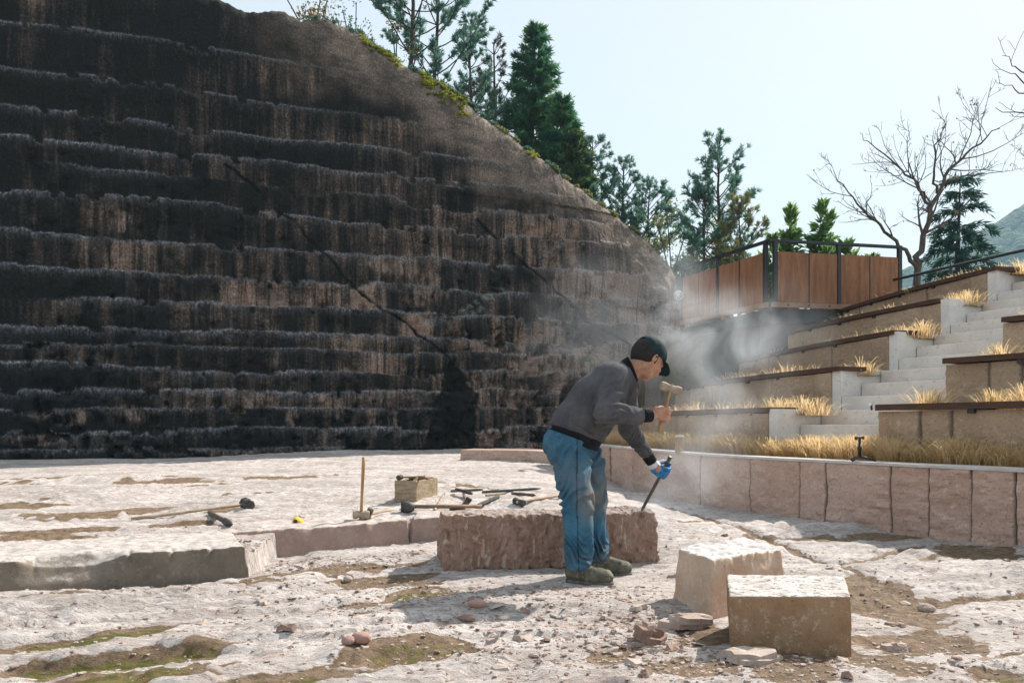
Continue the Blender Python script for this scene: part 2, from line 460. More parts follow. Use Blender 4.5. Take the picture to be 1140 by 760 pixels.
col = t.mix(t.math('MULTIPLY', t.ramp(edge, .05, .0), t.ramp(t.noise(v, 3, 3, .6), .45, .62, 0, .8)), col, (.16, .125, .105))
fl = t.ramp(t.noise(vs, 30, 5, .8), .575, .63)
col = t.mix(t.math('MULTIPLY', fl, t.ramp(mid, .40, .56)), col, (.12, .095, .082))
col = t.mix(t.math('MULTIPLY', t.attr('lip'), .45), col, (.28, .225, .20))
dirtc = t.mix(t.ramp(t.noise(v, 18, 5, .7), .38, .62), (.15, .098, .058), (.27, .19, .125))
dm = t.ramp(t.math('ADD', t.attr('dirt'), t.math('MULTIPLY', t.math('SUBTRACT', t.noise(v, 16, 7, .8), .5), 1.3)), .40, .58)
col = t.mix(dm, col, dirtc)
mossc = t.mix(t.ramp(t.noise(v, 14, 5, .7), .4, .62), (.085, .088, .012), (.19, .15, .05))
mm = t.ramp(t.math('ADD', t.attr('moss'), t.math('MULTIPLY', t.math('SUBTRACT', t.noise(v, 24, 6, .8), .5), 1.2)), .46, .64)
col = t.mix(mm, col, mossc)
nm = t.bump(t.noise(v, 60, 6, .8), .8, .018)
nm = t.bump(cell, .35, .012, nm)
nm = t.bump(cell2, .3, .008, nm)
nm = t.bump(t.noise(vs, 14, 5, .7), .6, .03, nm)
M_floor = t.done(col, .88, nm)
go = mesh_obj('ground', np.stack([GX, GY, gh], -1), grid_faces(len(ys), len(xs)), M_floor, smooth=True)
tag(go, 'pale quarry floor with bedding steps and mossy hollows', None, kind='structure')
add_attr(go, 'moss', gm); add_attr(go, 'dirt', gd); add_attr(go, 'lip', glip)

# ================================================================== the cut rock face
CREST = [(-420, -420), (-200, -230), (0, -110), (150, -55), (240, -18), (273, 0), (318, 2), (338, 14), (355, 8), (380, 16), (400, 26), (458, 64), (522, 103), (557, 130), (593, 158), (643, 195), (682, 227), (732, 268), (752, 290), (760, 305)]
cu = []; cz = []
for px, py in CREST:
    r = (px-CX)/F_PX; k = (r*WA[1]-WA[0])/(WD[0]-r*WD[1]); Y = WA[1]+k*WD[1]
    cu.append(k); cz.append(CAM_H+(HY-py)*Y/F_PX)
cu = np.array(cu); cz = np.array(cz)
def crest(u):
    return np.interp(u, cu, cz)-np.clip(u-WL, 0, 9)*.35
U = np.concatenate([np.arange(-6, WL, .036), WL+np.arange(0, 8, .12)])
NV = 560
cr = .35
def path(u):
    """plan position and outward normal along the face and round its right end"""
    ang = np.clip((u-WL)/cr, 0, 1.75)
    a0 = math.atan2(WN[1], WN[0]); na = a0+ang
    base = WA[None]+np.minimum(u, WL)[:, None]*WD[None]
    c = np.array(WB)-WN*cr
    nn = np.stack([np.cos(na), np.sin(na)], 1)
    p = np.where((u > WL)[:, None], c+nn*cr, base)
    over = np.clip(u-WL-cr*1.75, 0, 99)[:, None]
    tan = np.stack([-np.sin(na), np.cos(na)], 1)
    return p+tan*over, nn
Pp, Nn = path(U)
C = crest(U)+fbm(U*2.3, U*0+3.3, oct=4, seed=92)*.10+np.abs(fbm(U*7, U*0+1.3, oct=3, seed=93))*.07; C_CREST = C
vv = np.linspace(0, 1, NV)
UU, VV = np.meshgrid(U, vv, indexing='ij')
Z0 = -.4
ZZ = Z0+VV*(C[:, None]-Z0)
LZ = [(.33, .04, .045), (.74, .10, .085), (1.22, .07, .04), (1.67, .09, .085), (2.17, .075, .08), (2.66, .03, .035), (3.06, .10, .09), (3.70, .10, .085), (4.36, .10, .09),
      (5.14, .11, .09), (6.02, .085, .075), (6.66, .075, .07), (7.27, .07, .07), (7.95, .06, .06), (8.8, .05, .05), (9.9, .04, .05), (11.2, .04, .05), (12.4, .04, .05)]
nz = fbm(UU*.5, ZZ*.5, oct=4, seed=60)
OFF = nz*.10+fbm(UU*3.5, ZZ*2.0, oct=4, seed=61)*.035+np.abs(fbm(UU*9, ZZ*3, oct=3, seed=62))*.02
OFF -= ZZ*.012
led = np.zeros_like(UU); lid = np.zeros_like(UU); top = np.full_like(UU, 0.0)
pcol = UU/1.9+fbm(UU*.6, ZZ*.25, oct=2, seed=64)*.9
pid = np.floor(pcol); pfr = pcol-pid
pan_dz = (vnoise(pid*3.7+.5, np.full_like(UU, 2.2), seed=65)-.5)*.16
OFF += (vnoise(pid*5.1+.5, np.floor(ZZ/1.4)*2.3+.5, seed=66)-.5)*.12
for k, (z, st, rg) in enumerate(LZ):
    pk = np.floor(UU/(1.3+.35*(k*7 % 5))+k*.37+fbm(UU*.7, np.full_like(UU, k*1.9), oct=2, seed=67)*.7)
    zz = z+(vnoise(pk*3.7+.5, np.full_like(UU, k*2.0+.5), seed=65)-.5)*.15+.010*UU*max(0, 1-k*.08)+fbm(UU*.35, np.full_like(UU, k*3.1), oct=3, seed=70)*.10+fbm(UU*2.1, np.full_like(UU, k*5.3), oct=2, seed=78)*.03
    chis = (vnoise(UU*11, np.full_like(UU, k*2.7), seed=71)-.5)*rg*.9+(vnoise(UU*26, np.full_like(UU, k*1.7), seed=72)-.5)*rg*.7
    bite = sstep(.30, .48, fbm(UU*1.3, np.full_like(UU, k*9.1), oct=3, seed=74)+.5*fbm(UU*5, ZZ*5, oct=2, seed=75)); zz = zz-bite*.13
    pres = (1-.7*bite)*(.72+.28*vnoise(pk*5.3+.5, np.full_like(UU, k*3.0+.5), seed=76))*sstep(-.35, .05, fbm(UU*.22, np.full_like(UU, k*7.7), oct=2, seed=73)+(.35 if z < 6.5 else .12))
    crestfade = sstep(.25, 1.6, C[:, None]-ZZ)
    e = zz+chis*.35
    OFF += st*pres*crestfade*sstep(e+.045, e-.05, ZZ)
    q_ = ZZ-e-.012
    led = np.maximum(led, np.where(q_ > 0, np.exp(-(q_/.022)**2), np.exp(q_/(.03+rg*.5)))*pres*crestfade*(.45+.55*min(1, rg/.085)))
    lid += (ZZ > zz)
d = C[:, None]-ZZ
OFF -= .26*np.exp(-d/.16)+.22*np.exp(-d/.9)
# cracks running down to the right
def crack_line(pts):
    dd = np.full_like(UU, 9.0)
    w1 = fbm(UU*1.6, ZZ*1.6, oct=3, seed=80)*.22
    for (a, b) in zip(pts[:-1], pts[1:]):
        dx, dz = b[0]-a[0], b[1]-a[1]; tt = np.clip(((UU-a[0])*dx+(ZZ-a[1])*dz)/(dx*dx+dz*dz), 0, 1)
        dd = np.minimum(dd, np.hypot(UU-a[0]-tt*dx, ZZ-a[1]-tt*dz+w1*.6))
    return dd
def uz(px, py):
    r = (px-CX)/F_PX; k = (r*WA[1]-WA[0])/(WD[0]-r*WD[1]); Y = WA[1]+k*WD[1]
    return k, CAM_H+(HY-py)*Y/F_PX
ck = np.minimum(crack_line([uz(*p) for p in [(250, 185), (290, 215), (345, 270), (400, 330), (452, 366), (492, 400), (513, 425)]]),
                crack_line([uz(*p) for p in [(530, 245), (570, 288), (605, 315), (645, 356), (690, 385)]]))
ck = np.minimum(ck, crack_line([uz(*p) for p in [(578, 478), (610, 507), (635, 540)]]))
ckm = sstep(.055, .0, ck+np.abs(fbm(UU*4, ZZ*4, oct=3, seed=81))*.05-.022)
OFF -= ckm*.07
slab = sstep(0, .02, ck)  # keep
stain = np.zeros_like(UU)
pl = [uz(*p) for p in [(492, 405), (524, 440), (518, 520), (455, 520), (470, 470)]]
ins = np.zeros_like(UU, dtype=bool)
for (a, b) in zip(pl, pl[1:]+pl[:1]):
    wob = fbm(UU*1.5, ZZ*1.5, oct=4, seed=83)*.16
    c = ((a[1] > ZZ+wob) != (b[1] > ZZ+wob)) & (UU+wob < (b[0]-a[0])*(ZZ+wob-a[1])/(b[1]-a[1]+1e-9)+a[0])
    ins ^= c
stain[ins] = 1
wear = np.maximum(stain, sstep(.3, .02, crack_line([uz(575, 300), uz(600, 345), uz(590, 330)])))
def patch_at(px, py, rx, ry):
    k, z = uz(px, py); s = 40.0
    return sstep(1.1, .6, np.sqrt(((UU-k)/(rx/s))**2+((ZZ-z)/(ry/s))**2)+fbm(UU*3, ZZ*3, oct=3, seed=85)*.6)
pale = np.zeros_like(UU)
for a in [(580, 390, 13, 7), (432, 470, 10, 14), (375, 460, 7, 10), (323, 463, 7, 10), (150, 462, 12, 9), (305, 400, 4, 16), (410, 455, 9, 22), (563, 410, 14, 18), (75, 465, 22, 8), (50, 490, 30, 6), (610, 455, 4, 60), (500, 495, 34, 6), (440, 300, 30, 14), (470, 330, 26, 12), (135, 250, 9, 10), (300, 240, 6, 5)]:
    pale = np.maximum(pale, patch_at(*a))
bright = np.zeros_like(UU)
for pts in ([(472, 362), (545, 330), (556, 326)], [(468, 360), (530, 346)], [(600, 290), (625, 272)]):
    bright = np.maximum(bright, sstep(.14, .03, crack_line([uz(*p) for p in pts])))
PX = Pp[:, None, 0]+Nn[:, None, 0]*OFF; PY = Pp[:, None, 1]+Nn[:, None, 1]*OFF
V3 = np.stack([PX, PY, ZZ+np.zeros_like(PX)], -1)
# top surface runs back over the crest
back = []
for j, bd in enumerate([.12, .35, .7, 1.2, 2.0, 3.2]):
    zt = C+fbm(U*1.2, np.full_like(U, bd), oct=4, seed=90)*.12*min(1, bd*2)+bd*.05-(.12 if bd > 3 else 0)
    o = OFF[:, -1]-bd
    back.append(np.stack([Pp[:, 0]+Nn[:, 0]*o, Pp[:, 1]+Nn[:, 1]*o, zt], -1))
V3 = np.concatenate([V3, np.stack(back, 1)], 1)
nv = V3.shape[1]
fc = grid_faces(len(U), nv)[:, ::-1]
def ext(a, val=None):
    b = np.repeat(a[:, -1:], nv-NV, 1) if val is None else np.full((len(U), nv-NV), val)
    return np.concatenate([a, b], 1)

t = NT('stained_rock')
uvn = t.n('ShaderNodeAttribute', attribute_name='face_uv'); uvv = uvn.outputs['Vector']
def stretch(sx, sz):
    mp = t.n('ShaderNodeMapping'); t.set(mp.inputs['Vector'], uvv); mp.inputs['Scale'].default_value = (sx, 1, sz); return mp.outputs['Vector']
lidn = t.attr('layer')
drip = t.noise(stretch(2.6, .16), 1.0, 6, .62)              # broad streaks broken at each layer (the layer index shifts y)
dripf = t.noise(stretch(11, .5), 1.0, 5, .65)
patch = t.noise(stretch(.30, .34), 1.0, 5, .6)
side = t.attr('along')                                       # 0 left .. 1 right
grain = t.noise(stretch(16, 16), 1.0, 5, .7)
k1 = t.math('ADD', t.math('MULTIPLY', drip, .9), t.math('MULTIPLY', dripf, .45))
k1 = t.math('ADD', k1, t.math('MULTIPLY', t.math('SUBTRACT', patch, .5), 1.45))
k1 = t.math('ADD', k1, t.math('MULTIPLY', t.math('SUBTRACT', side, .5), .46))
k1 = t.math('ADD', k1, t.math('MULTIPLY', t.math('SUBTRACT', grain, .5), .5))
col = t.mix(t.ramp(k1, .50, .78), (.015, .0138, .0135), (.075, .060, .050))
col = t.mix(t.ramp(k1, .68, .93), col, (.27, .195, .155))
col = t.mix(t.math('MULTIPLY', t.ramp(dripf, .52, .36, 0, .8), t.ramp(drip, .6, .45)), col, (.012, .012, .013))
spots = t.ramp(t.math('ADD', t.noise(stretch(1.6, 1.1), 1.0, 6, .75), t.math('MULTIPLY', t.math('SUBTRACT', side, .5), .12)), .60, .68, 0, .75)
col = t.mix(t.math('MULTIPLY', spots, t.ramp(grain, .35, .6)), col, (.20, .15, .125))
col = t.mix(t.math('MULTIPLY', t.attr('pale'), t.ramp(t.noise(stretch(7, 1.2), 1, 5, .7), .42, .62, 0, .75)), col, (.30, .225, .185))
topc = t.mix(t.ramp(t.noise(stretch(1.3, 2.2), 1, 5, .65), .38, .62), (.125, .105, .088), (.29, .235, .19))
col = t.mix(t.attr('crest'), col, topc)
lc = t.mix(t.ramp(t.noise(stretch(16, 5), 1, 5, .7), .38, .66), (.12, .128, .145), (.60, .625, .68))  # bluish sky light on ledge tops painted in, along with pale bruised edge stone
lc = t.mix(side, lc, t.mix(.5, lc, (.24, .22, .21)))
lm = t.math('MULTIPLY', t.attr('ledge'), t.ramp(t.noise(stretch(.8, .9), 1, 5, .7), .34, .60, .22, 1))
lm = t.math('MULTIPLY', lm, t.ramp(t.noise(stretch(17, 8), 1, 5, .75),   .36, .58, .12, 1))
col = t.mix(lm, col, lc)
col = t.mix(t.math('MULTIPLY', t.attr('stain'), t.ramp(t.noise(stretch(4, 2.5), 1, 6, .75), .26, .46, 0, .95)), col, (.010, .0085, .008))
col = t.mix(t.math('MULTIPLY', t.attr('bright'), t.ramp(t.noise(stretch(6, 9), 1, 5, .7), .42, .62, 0, .55)), col, (.28, .31, .30))
col = t.mix(t.attr('crack'), col, (.010, .009, .008))
g2 = t.noise(stretch(38, 26), 1.0, 4, .8)
col = t.mix(t.ramp(g2, .50, .34, 0, .75), col, (.008, .008, .008))
gm = t.n('ShaderNodeMix', data_type='RGBA', blend_type='MULTIPLY'); gm.inputs['Factor'].default_value = 1.0
t.set(gm.inputs[6], col); t.set(gm.inputs[7], t.mix(t.ramp(t.noise(stretch(24, 15), 1, 5, .8), .46, .66), (.78, .78, .78), (1.75, 1.66, 1.58))); col = gm.outputs[2]
nm = t.bump(t.noise(stretch(7, 2.2), 1, 6, .7), .55, .06)
nm = t.bump(t.noise(stretch(30, 22), 1, 4, .7), .4, .02, nm)
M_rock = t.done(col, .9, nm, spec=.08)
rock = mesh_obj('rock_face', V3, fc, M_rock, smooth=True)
tag(rock, 'tall dark stained quarry face cut in stepped courses', kind='structure')
a = rock.data.attributes.new('face_uv', 'FLOAT_VECTOR', 'POINT')
LID = ext(lid)
a.data.foreach_set('vector', np.stack([ext(UU), LID*1.0, np.concatenate([ZZ, np.stack([C+b for b in (.12, .35, .7, 1.2, 2, 3.2)], 1)], 1)], -1).astype(np.float32).ravel())
add_attr(rock, 'layer', LID)
alongv = np.clip(UU/WL, 0, 1)-np.clip((ZZ-4.5)/6, 0, 1)*.30
add_attr(rock, 'along', ext(np.clip(alongv, 0, 1)))
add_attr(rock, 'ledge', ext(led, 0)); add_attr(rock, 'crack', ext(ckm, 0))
add_attr(rock, 'stain', ext(wear, 0)); add_attr(rock, 'pale', ext(pale, 0)); add_attr(rock, 'bright', ext(bright, 0))
cm = sstep(2.6, .2, d+fbm(UU*.8, ZZ*.8, oct=4, seed=91)*1.3)*sstep(4.5, 8, UU)
add_attr(rock, 'crest', ext(cm))

# ================================================================== hillside and far hill
hx = np.concatenate([np.arange(-60, -14, 2.0), np.arange(-14, 20, .35), np.arange(20, 90, 3.0)]); hy = np.concatenate([np.arange(15.6, 40, .35), np.arange(40, 130, 3.0)])
HX, HYY = np.meshgrid(hx, hy)
dw = -dist_wall(HX, HYY); uu = (HX-WA[0])*WD[0]+(HYY-WA[1])*WD[1]
cz_ = crest(np.clip(uu, -6, WL))
hillz = np.where(dw > .8, cz_-.35+np.clip(dw, 0, 60)*.09, -3.0)
plat = np.where((HX > 3.2) & (HYY > 17.6) | (HX > 6.6) & (HYY > 15.9), 3.0+.35*sstep(6, 8, HX)+np.clip(HYY-30, 0, 60)*.01, -3.0)
fade = sstep(WL-.4, WL+5, uu)
hz = np.where(dw > .8, np.maximum(hillz*(1-fade)+fade*np.maximum(plat, 2.6), plat), plat)
hz = np.where(hz > -1, hz+fbm(HX*.4, HYY*.4, oct=4, seed=95)*.25, hz)
M_soil = mottled('hill_soil', (.075, .065, .035), (.13, .10, .06), 3, .95, .6, 20, .05, c=(.05, .06, .025))
ho = mesh_obj('hillside', np.stack([HX, HYY, hz], -1), grid_faces(len(hy), len(hx)), M_soil, smooth=True)
tag(ho, 'overgrown slope behind the cut rock', kind='structure')
def hill_z(x, y):
    j = int(np.argmin(np.abs(hx-x))); i = int(np.argmin(np.abs(hy-y))); return float(hz[i, j])

fx = np.linspace(-300, 680, 220); fy = np.linspace(330, 690, 80)
FX, FY = np.meshgrid(fx, fy)
rid = np.interp(FX, [-300, 40, 110, 140, 180, 216, 250, 283, 340, 430, 560, 680], [3, 6, 18, 36, 60, 82, 100, 120, 132, 140, 120, 90])
FZ = rid*np.exp(-((FY-440)/120)**2)+fbm(FX*.02, FY*.02, oct=4, seed=97)*9+np.abs(fbm(FX*.16, FY*.16, oct=3, seed=98))*6
FZ[0] = -5
M_far = mottled('far_forest', (.022, .045, .030), (.045, .075, .045), .06, .95, .8, .25, 6)
fo = mesh_obj('far_hill', np.stack([FX, FY, FZ], -1), grid_faces(80, 220), M_far, smooth=True)
tag(fo, 'wooded mountain flank fading into blue air', kind='structure')

# ================================================================== stone solids
def stone_mat(name, a, b, c, scale=5, bump=.45, pits=None, dust=0.0, dustc=(.60, .56, .525), marks=None):
    t = NT(name); v = t.coord('Position')
    col = t.mix(t.ramp(t.noise(v, scale, 6, .68), .34, .66), a, b)
    col = t.mix(t.ramp(t.noise(v, scale*5, 5, .7), .52, .68, 0, .8), col, c)
    col = t.mix(t.ramp(t.noise(v, 70, 3, .7), .60, .70, 0, .6), col, tuple(x*.45 for x in a))
    if marks:
        mv = t.coord('Position', (1, 1, .28))
        col = t.mix(t.ramp(t.noise(mv, 26, 4, .7), .56, .66, 0, .75), col, marks)
        col = t.mix(t.ramp(t.noise(mv, 15, 5, .75), .44, .34, 0, .7), col, tuple(x*.4 for x in a))
    if dust:
        upd = t.n('ShaderNodeSeparateXYZ'); t.set(upd.inputs[0], t.n('ShaderNodeNewGeometry').outputs['Normal'])
        dm_ = t.math('ADD', upd.outputs['Z'], t.math('MULTIPLY', t.math('SUBTRACT', t.noise(v, 30, 4, .7), .5), .5))
        dc = t.mix(t.ramp(t.noise(v, 11, 6, .75), .40, .64), dustc, tuple(x*.62 for x in dustc))
        dc = t.mix(t.ramp(t.noise(v, 38, 4, .75), .56, .66, 0, .8), dc, tuple(x*.3 for x in dustc))
        col = t.mix(t.ramp(dm_, .60, .85, 0, dust), col, dc)
    if pits:
        up = t.n('ShaderNodeSeparateXYZ'); t.set(up.inputs[0], t.n('ShaderNodeNewGeometry').outputs['Normal'])
        pm = t.math('MULTIPLY', t.ramp(up.outputs['Z'], .7, .9), t.ramp(t.noise(v, 26, 5, .8), .53, .58))
        col = t.mix(pm, col, pits)
    nm = t.bump(t.noise(v, 60, 5, .75), bump, .012)
    return t.done(col, .86, nm)
def poly_prism(bot, top, zb, zt, h, warp, name, mat, label, cat, pad=.06, it=1, group=None):
    """block with straight, slightly worn sides between a bottom and a top polygon (counter-clockwise)"""
    P = np.array(list(bot)+list(top))
    S = Solid((P[:, 0].min()-pad, P[:, 1].min()-pad, zb-pad), (P[:, 0].max()+pad, P[:, 1].max()+pad, zt+pad), h)
    s, X, Y, Z = S.sl(S.lo, S.lo+S.n*h)
    D = np.maximum(Z-zt, zb-Z)+0*X+0*Y
    n = len(bot)
    for i in range(n):
        a = np.array([*bot[i], zb]); b = np.array([*bot[(i+1) % n], zb]); c = np.array([*top[i], zt])
        nr = np.cross(b-a, c-a); nr = nr/np.linalg.norm(nr)
        D = np.maximum(D, (X-a[0])*nr[0]+(Y-a[1])*nr[1]+(Z-a[2])*nr[2])
    S.F = D.astype(np.float32)
    S.warp(warp, .09)
    o = S.build(name, mat, None, it)
    return tag(o, label, cat, group)
M_pink = stone_mat('pink_sandstone', (.30, .215, .175), (.40, .30, .25), (.47, .40, .36), 4)
M_hewn = stone_mat('hewn_red_stone', (.25, .15, .105), (.35, .225, .17), (.43, .33, .27), 7, .6, dust=.8, dustc=(.50, .40, .345), marks=(.55, .43, .36))
M_ledge = stone_mat('grey_ledge_stone', (.165, .135, .105), (.225, .185, .145), (.27, .23, .19), 5, dust=.95, dustc=(.56, .50, .46))
M_ledgep = stone_mat('pink_ledge_stone', (.30, .205, .165), (.37, .265, .22), (.42, .33, .285), 6, dust=.9, dustc=(.56, .49, .45))
M_blockb = stone_mat('buff_block_stone', (.25, .145, .078), (.335, .215, .128), (.45, .36, .265), 6, .5, pits=(.16, .13, .11), dust=.95)
M_blocka = stone_mat('buff_pink_stone', (.47, .32, .225), (.55, .41, .305), (.60, .49, .40), 5, dust=.95, dustc=(.66, .62, .60))

# long hewn block the mason works on
A = np.array([-.452, 4.985]); B = np.array([1.0, 5.27]); dv = (B-A)/np.linalg.norm(B-A); nb = np.array([-dv[1], dv[0]])
def hewn(x, y, z):
    u = (x-A[0])*dv[0]+(y-A[1])*dv[1]; wv = (x-A[0])*nb[0]+(y-A[1])*nb[1]
    ver = np.abs(fbm(u*26+fbm(u*5, z*5, oct=2, seed=3), z*9, wv*14, oct=3, seed=101))
    pit = np.abs(fbm(u*17, z*17, wv*17, oct=3, seed=103))
    topn = sstep(.27, .34, z)
    sc = np.abs(np.sin(u*math.pi/.20+.6*np.sin(u*3)))           # scallops along the top edge
    return .006+ver*.030+pit*.036*(1-.4*topn)+fbm(u*3, z*3, wv*3, oct=2, seed=104)*.012+topn*sstep(.12, 0, wv)*(1-sc)*.02
pb = [tuple(A), tuple(B), tuple(B+nb*.33), tuple(A+nb*.36)]
zc = np.array([.5*.0])
poly_prism(pb, [tuple(A+dv*.015), tuple(B-dv*.012), tuple(B+nb*.32-dv*.01), tuple(A+nb*.35+dv*.015)], -.03, .362, .0075, hewn, 'stone_block', M_hewn,
           'long rough-hewn reddish stone block the mason is chiselling', 'stone block')
# tapering block on the right
poly_prism([(.945, 3.80), (1.43, 4.16), (1.36, 4.64), (.843, 4.15)], [(.950, 3.835), (1.415, 4.18), (1.325, 4.62), (.872, 4.18)], -.03, .268, .008,
           lambda x, y, z: fbm(x*4, y*4, z*4, oct=4, seed=111)*.02+np.abs(fbm(x*14, y*14, z*14, oct=3, seed=112))*.012+sstep(.2, .27, z)*np.abs(fbm(x*22, y*22, oct=2, seed=113))*.016-.004+sstep(.05, -.02, z)*(-.012),
           'stone_block', M_blocka, 'pale block with tapering chipped sides, behind the sharp-edged block', 'stone block')
# sharp-edged block in front
poly_prism([(.885, 3.215), (1.372, 3.215), (1.53, 3.66), (1.0, 3.68)], [(.88, 3.215), (1.369, 3.215), (1.53, 3.66), (.99, 3.68)], -.03, .228, .0065,
           lambda x, y, z: fbm(x*7, y*7, z*7, oct=4, seed=121)*.006+np.abs(fbm(x*30, y*30, z*30, oct=2, seed=122))*.004,
           'stone_block', M_blockb, 'sharp-edged buff block with a pitted pale top, nearest the camera', 'stone block')
# ledges: left grey one, pink one, short one
lA = np.array([-5.6, 3.085]); lB = np.array([-1.635, 4.95]); ld = (lB-lA)/np.linalg.norm(lB-lA); ln = np.array([-ld[1], ld[0]])
def led_w(x, y, z):
    u = (x-lA[0])*ld[0]+(y-lA[1])*ld[1]; wv = (x-lA[0])*ln[0]+(y-lA[1])*ln[1]
    Lr = np.linalg.norm(lB-lA)-u
    sc = 1-np.abs(np.sin(Lr*math.pi/.235+.5*np.sin(Lr*2.3)))
    tf = sstep(.02, .17, z)*sstep(.20, -.02, wv)
    notch = sstep(.30, .05, np.abs(Lr-.98+.4*(z-.1)))*sstep(.16, -.02, wv)*sstep(-.0, .15, z)*.12
    return fbm(x*4, y*4, z*5, oct=4, seed=131)*.012+np.abs(fbm(x*18, y*18, z*18, oct=3, seed=132))*.006+sc**7*tf*.035+notch*1.6+np.abs(fbm(u*9, z*6, wv*6, oct=3, seed=134))*.012
poly_prism([tuple(lA), tuple(lB+ld*.01), tuple(lB+ln*.8), tuple(lA+ln*.8)], [tuple(lA), tuple(lB-ld*.02), tuple(lB+ln*.8-ld*.02), tuple(lA+ln*.8)], -.06, .168, .0095, led_w,
           'rock_ledge', M_ledge, 'grey rock ledge with a scalloped top edge and broken notch', 'rock ledge')
def led_s(s_, lim):
    def f(x, y, z):
        g = np.abs(fbm((x-.35*z)*16, z*3, y*4, oct=2, seed=140+s_))
        return fbm(x*3, y*3, z*4, oct=3, seed=141+s_)*.016+g*.014+sstep(.08, .16, z)*np.abs(fbm(x*6, y*6, oct=3, seed=142+s_))*.022
    return f
poly_prism([(-2.05, 5.48), (-.80, 6.27), (-.95, 6.75), (-2.05, 6.3)], [(-2.05, 5.51), (-.82, 6.285), (-1.0, 6.75), (-2.05, 6.3)], -.06, .168, .0105, led_s(1, 0), 'rock_ledge', M_ledgep,
           'pink rock ledge with slanting cut marks right of the scalloped ledge', 'rock ledge')
poly_prism([(-.83, 6.30), (-.1, 6.45), (-.1, 6.95), (-.86, 6.85)], [(-.815, 6.32), (-.1, 6.47), (-.1, 6.95), (-.82, 6.85)], -.06, .176, .0105, led_s(7, 0), 'rock_ledge', M_ledgep,
           'short pink ledge end showing at the left of the long hewn block', 'rock ledge')
# ================================================================== amphitheatre: curved front wall, terraces, stairs
def spline(pts, step):
    """Catmull-Rom through plan points, resampled evenly"""
    P = [np.array(p, float) for p in pts]; P = [2*P[0]-P[1]]+P+[2*P[-1]-P[-2]]
    out = []
    for i in range(1, len(P)-2):
        for t in np.linspace(0, 1, 40, endpoint=False):
            a, b, c, d = P[i-1], P[i], P[i+1], P[i+2]
            out.append(.5*((2*b)+(c-a)*t+(2*a-5*b+4*c-d)*t*t+(3*b-a-3*c+d)*t**3))
    out.append(P[-2]); out = np.array(out)
    s = np.concatenate([[0], np.cumsum(np.linalg.norm(np.diff(out, axis=0), axis=1))])
    n = max(2, int(s[-1]/step)+1); q = np.linspace(0, s[-1], n)
    return np.stack([np.interp(q, s, out[:, 0]), np.interp(q, s, out[:, 1])], 1), q
def normals(P):
    T = np.gradient(P, axis=0); T /= np.linalg.norm(T, axis=1)[:, None]
    return np.stack([-T[:, 1], T[:, 0]], 1)               # left of the running direction
def wall_ribbon(name, pts, z0, z1, thick, mat, joints, side=1, rough=.012, seed=0, topz=None, step=.03, nz=26, lipw=0.0):
    """stone wall along a plan curve; its face looks to the side 'side' of the running direction"""
    P, q = spline(pts, step); N = normals(P)*side; L = q[-1]
    z1 = np.interp(q, np.linspace(0, L, len(np.atleast_1d(z1))), np.atleast_1d(z1))
    jd = np.full(len(q), 9.0); jid = np.zeros(len(q))
    for j in joints:
        jd = np.minimum(jd, np.abs(q-j)); jid += q > j
    vv = np.linspace(0, 1, nz)
    Q, Vv = np.meshgrid(q, vv, indexing='ij'); Z = z0+Vv*(z1[:, None]-z0)
    jw = .010+.007*vnoise(Q*7, Z*9, seed=seed+9)
    off = fbm(Q*2.2, Z*3, oct=4, seed=seed)*rough+np.abs(fbm(Q*5+jid[:, None]*7, Z*9, oct=4, seed=seed+1))*rough*1.5-sstep(jw, .0, jd[:, None])*.018
    off += ((vnoise(jid*3.3, jid*1.1, seed=seed+3)-.5)*rough*1.8)[:, None]
    off -= sstep(.95, 1, Vv)*.006
    X = P[:, None, 0]+N[:, None, 0]*off; Y = P[:, None, 1]+N[:, None, 1]*off
    front = np.stack([X, Y, Z], -1)
    B = P-N*thick
    t1 = np.stack([B[:, 0], B[:, 1], z1], -1)[:, None]; t2 = np.stack([B[:, 0], B[:, 1], np.full(len(q), z0)], -1)[:, None]
    V = np.concatenate([front, t1, t2], 1); m = V.shape[1]
    f = [tuple(r) for r in (grid_faces(len(q), m) if side > 0 else grid_faces(len(q), m)[:, ::-1])]
    f = [tuple(r[::-1]) for r in f]
    f.append(tuple(range(m-1, -1, -1))); f.append(tuple(range((len(q)-1)*m, len(q)*m)))
    o = mesh_obj(name, V.reshape(-1, 3), f, mat)
    a = np.zeros((len(q), m)); a[:] = (vnoise(jid*5.7+.3, jid*2.9, seed=seed+5))[:, None]
    add_attr(o, 'slab', a)
    b = np.zeros((len(q), m)); b[:, :nz] = (sstep(.012, .003, jd)*.85)[:, None]; add_attr(o, 'joint', b)
    h = np.ones((len(q), m)); h[:, :nz] = Vv; add_attr(o, 'high', h)
    return o
def wall_mat(name, a, b, c, pale, foot):
    t = NT(name); v = t.coord('Position')
    vr = t.coord('Position', (1, 1, 1.6))
    col = t.mix(t.ramp(t.noise(v, 2.2, 5, .65), .36, .64), a, b)
    col = t.mix(t.ramp(t.attr('slab'), .2, .9, 0, .65), col, c)
    col = t.mix(t.ramp(t.noise(vr, 13, 6, .75), .54, .66, 0, .75), col, pale)
    col = t.mix(t.ramp(t.noise(v, 48, 3, .75), .57, .66, 0, .7), col, tuple(x*.4 for x in a))
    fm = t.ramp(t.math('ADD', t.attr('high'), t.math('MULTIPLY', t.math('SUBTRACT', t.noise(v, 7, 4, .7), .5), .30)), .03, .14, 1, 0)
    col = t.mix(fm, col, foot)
    col = t.mix(t.attr('joint'), col, (.09, .066, .05))
    nm = t.bump(t.noise(vr, 16, 5, .75), .55, .03)
    nm = t.bump(t.noise(v, 70, 3, .7), .4, .01, nm)
    return t.done(col, .87, nm)
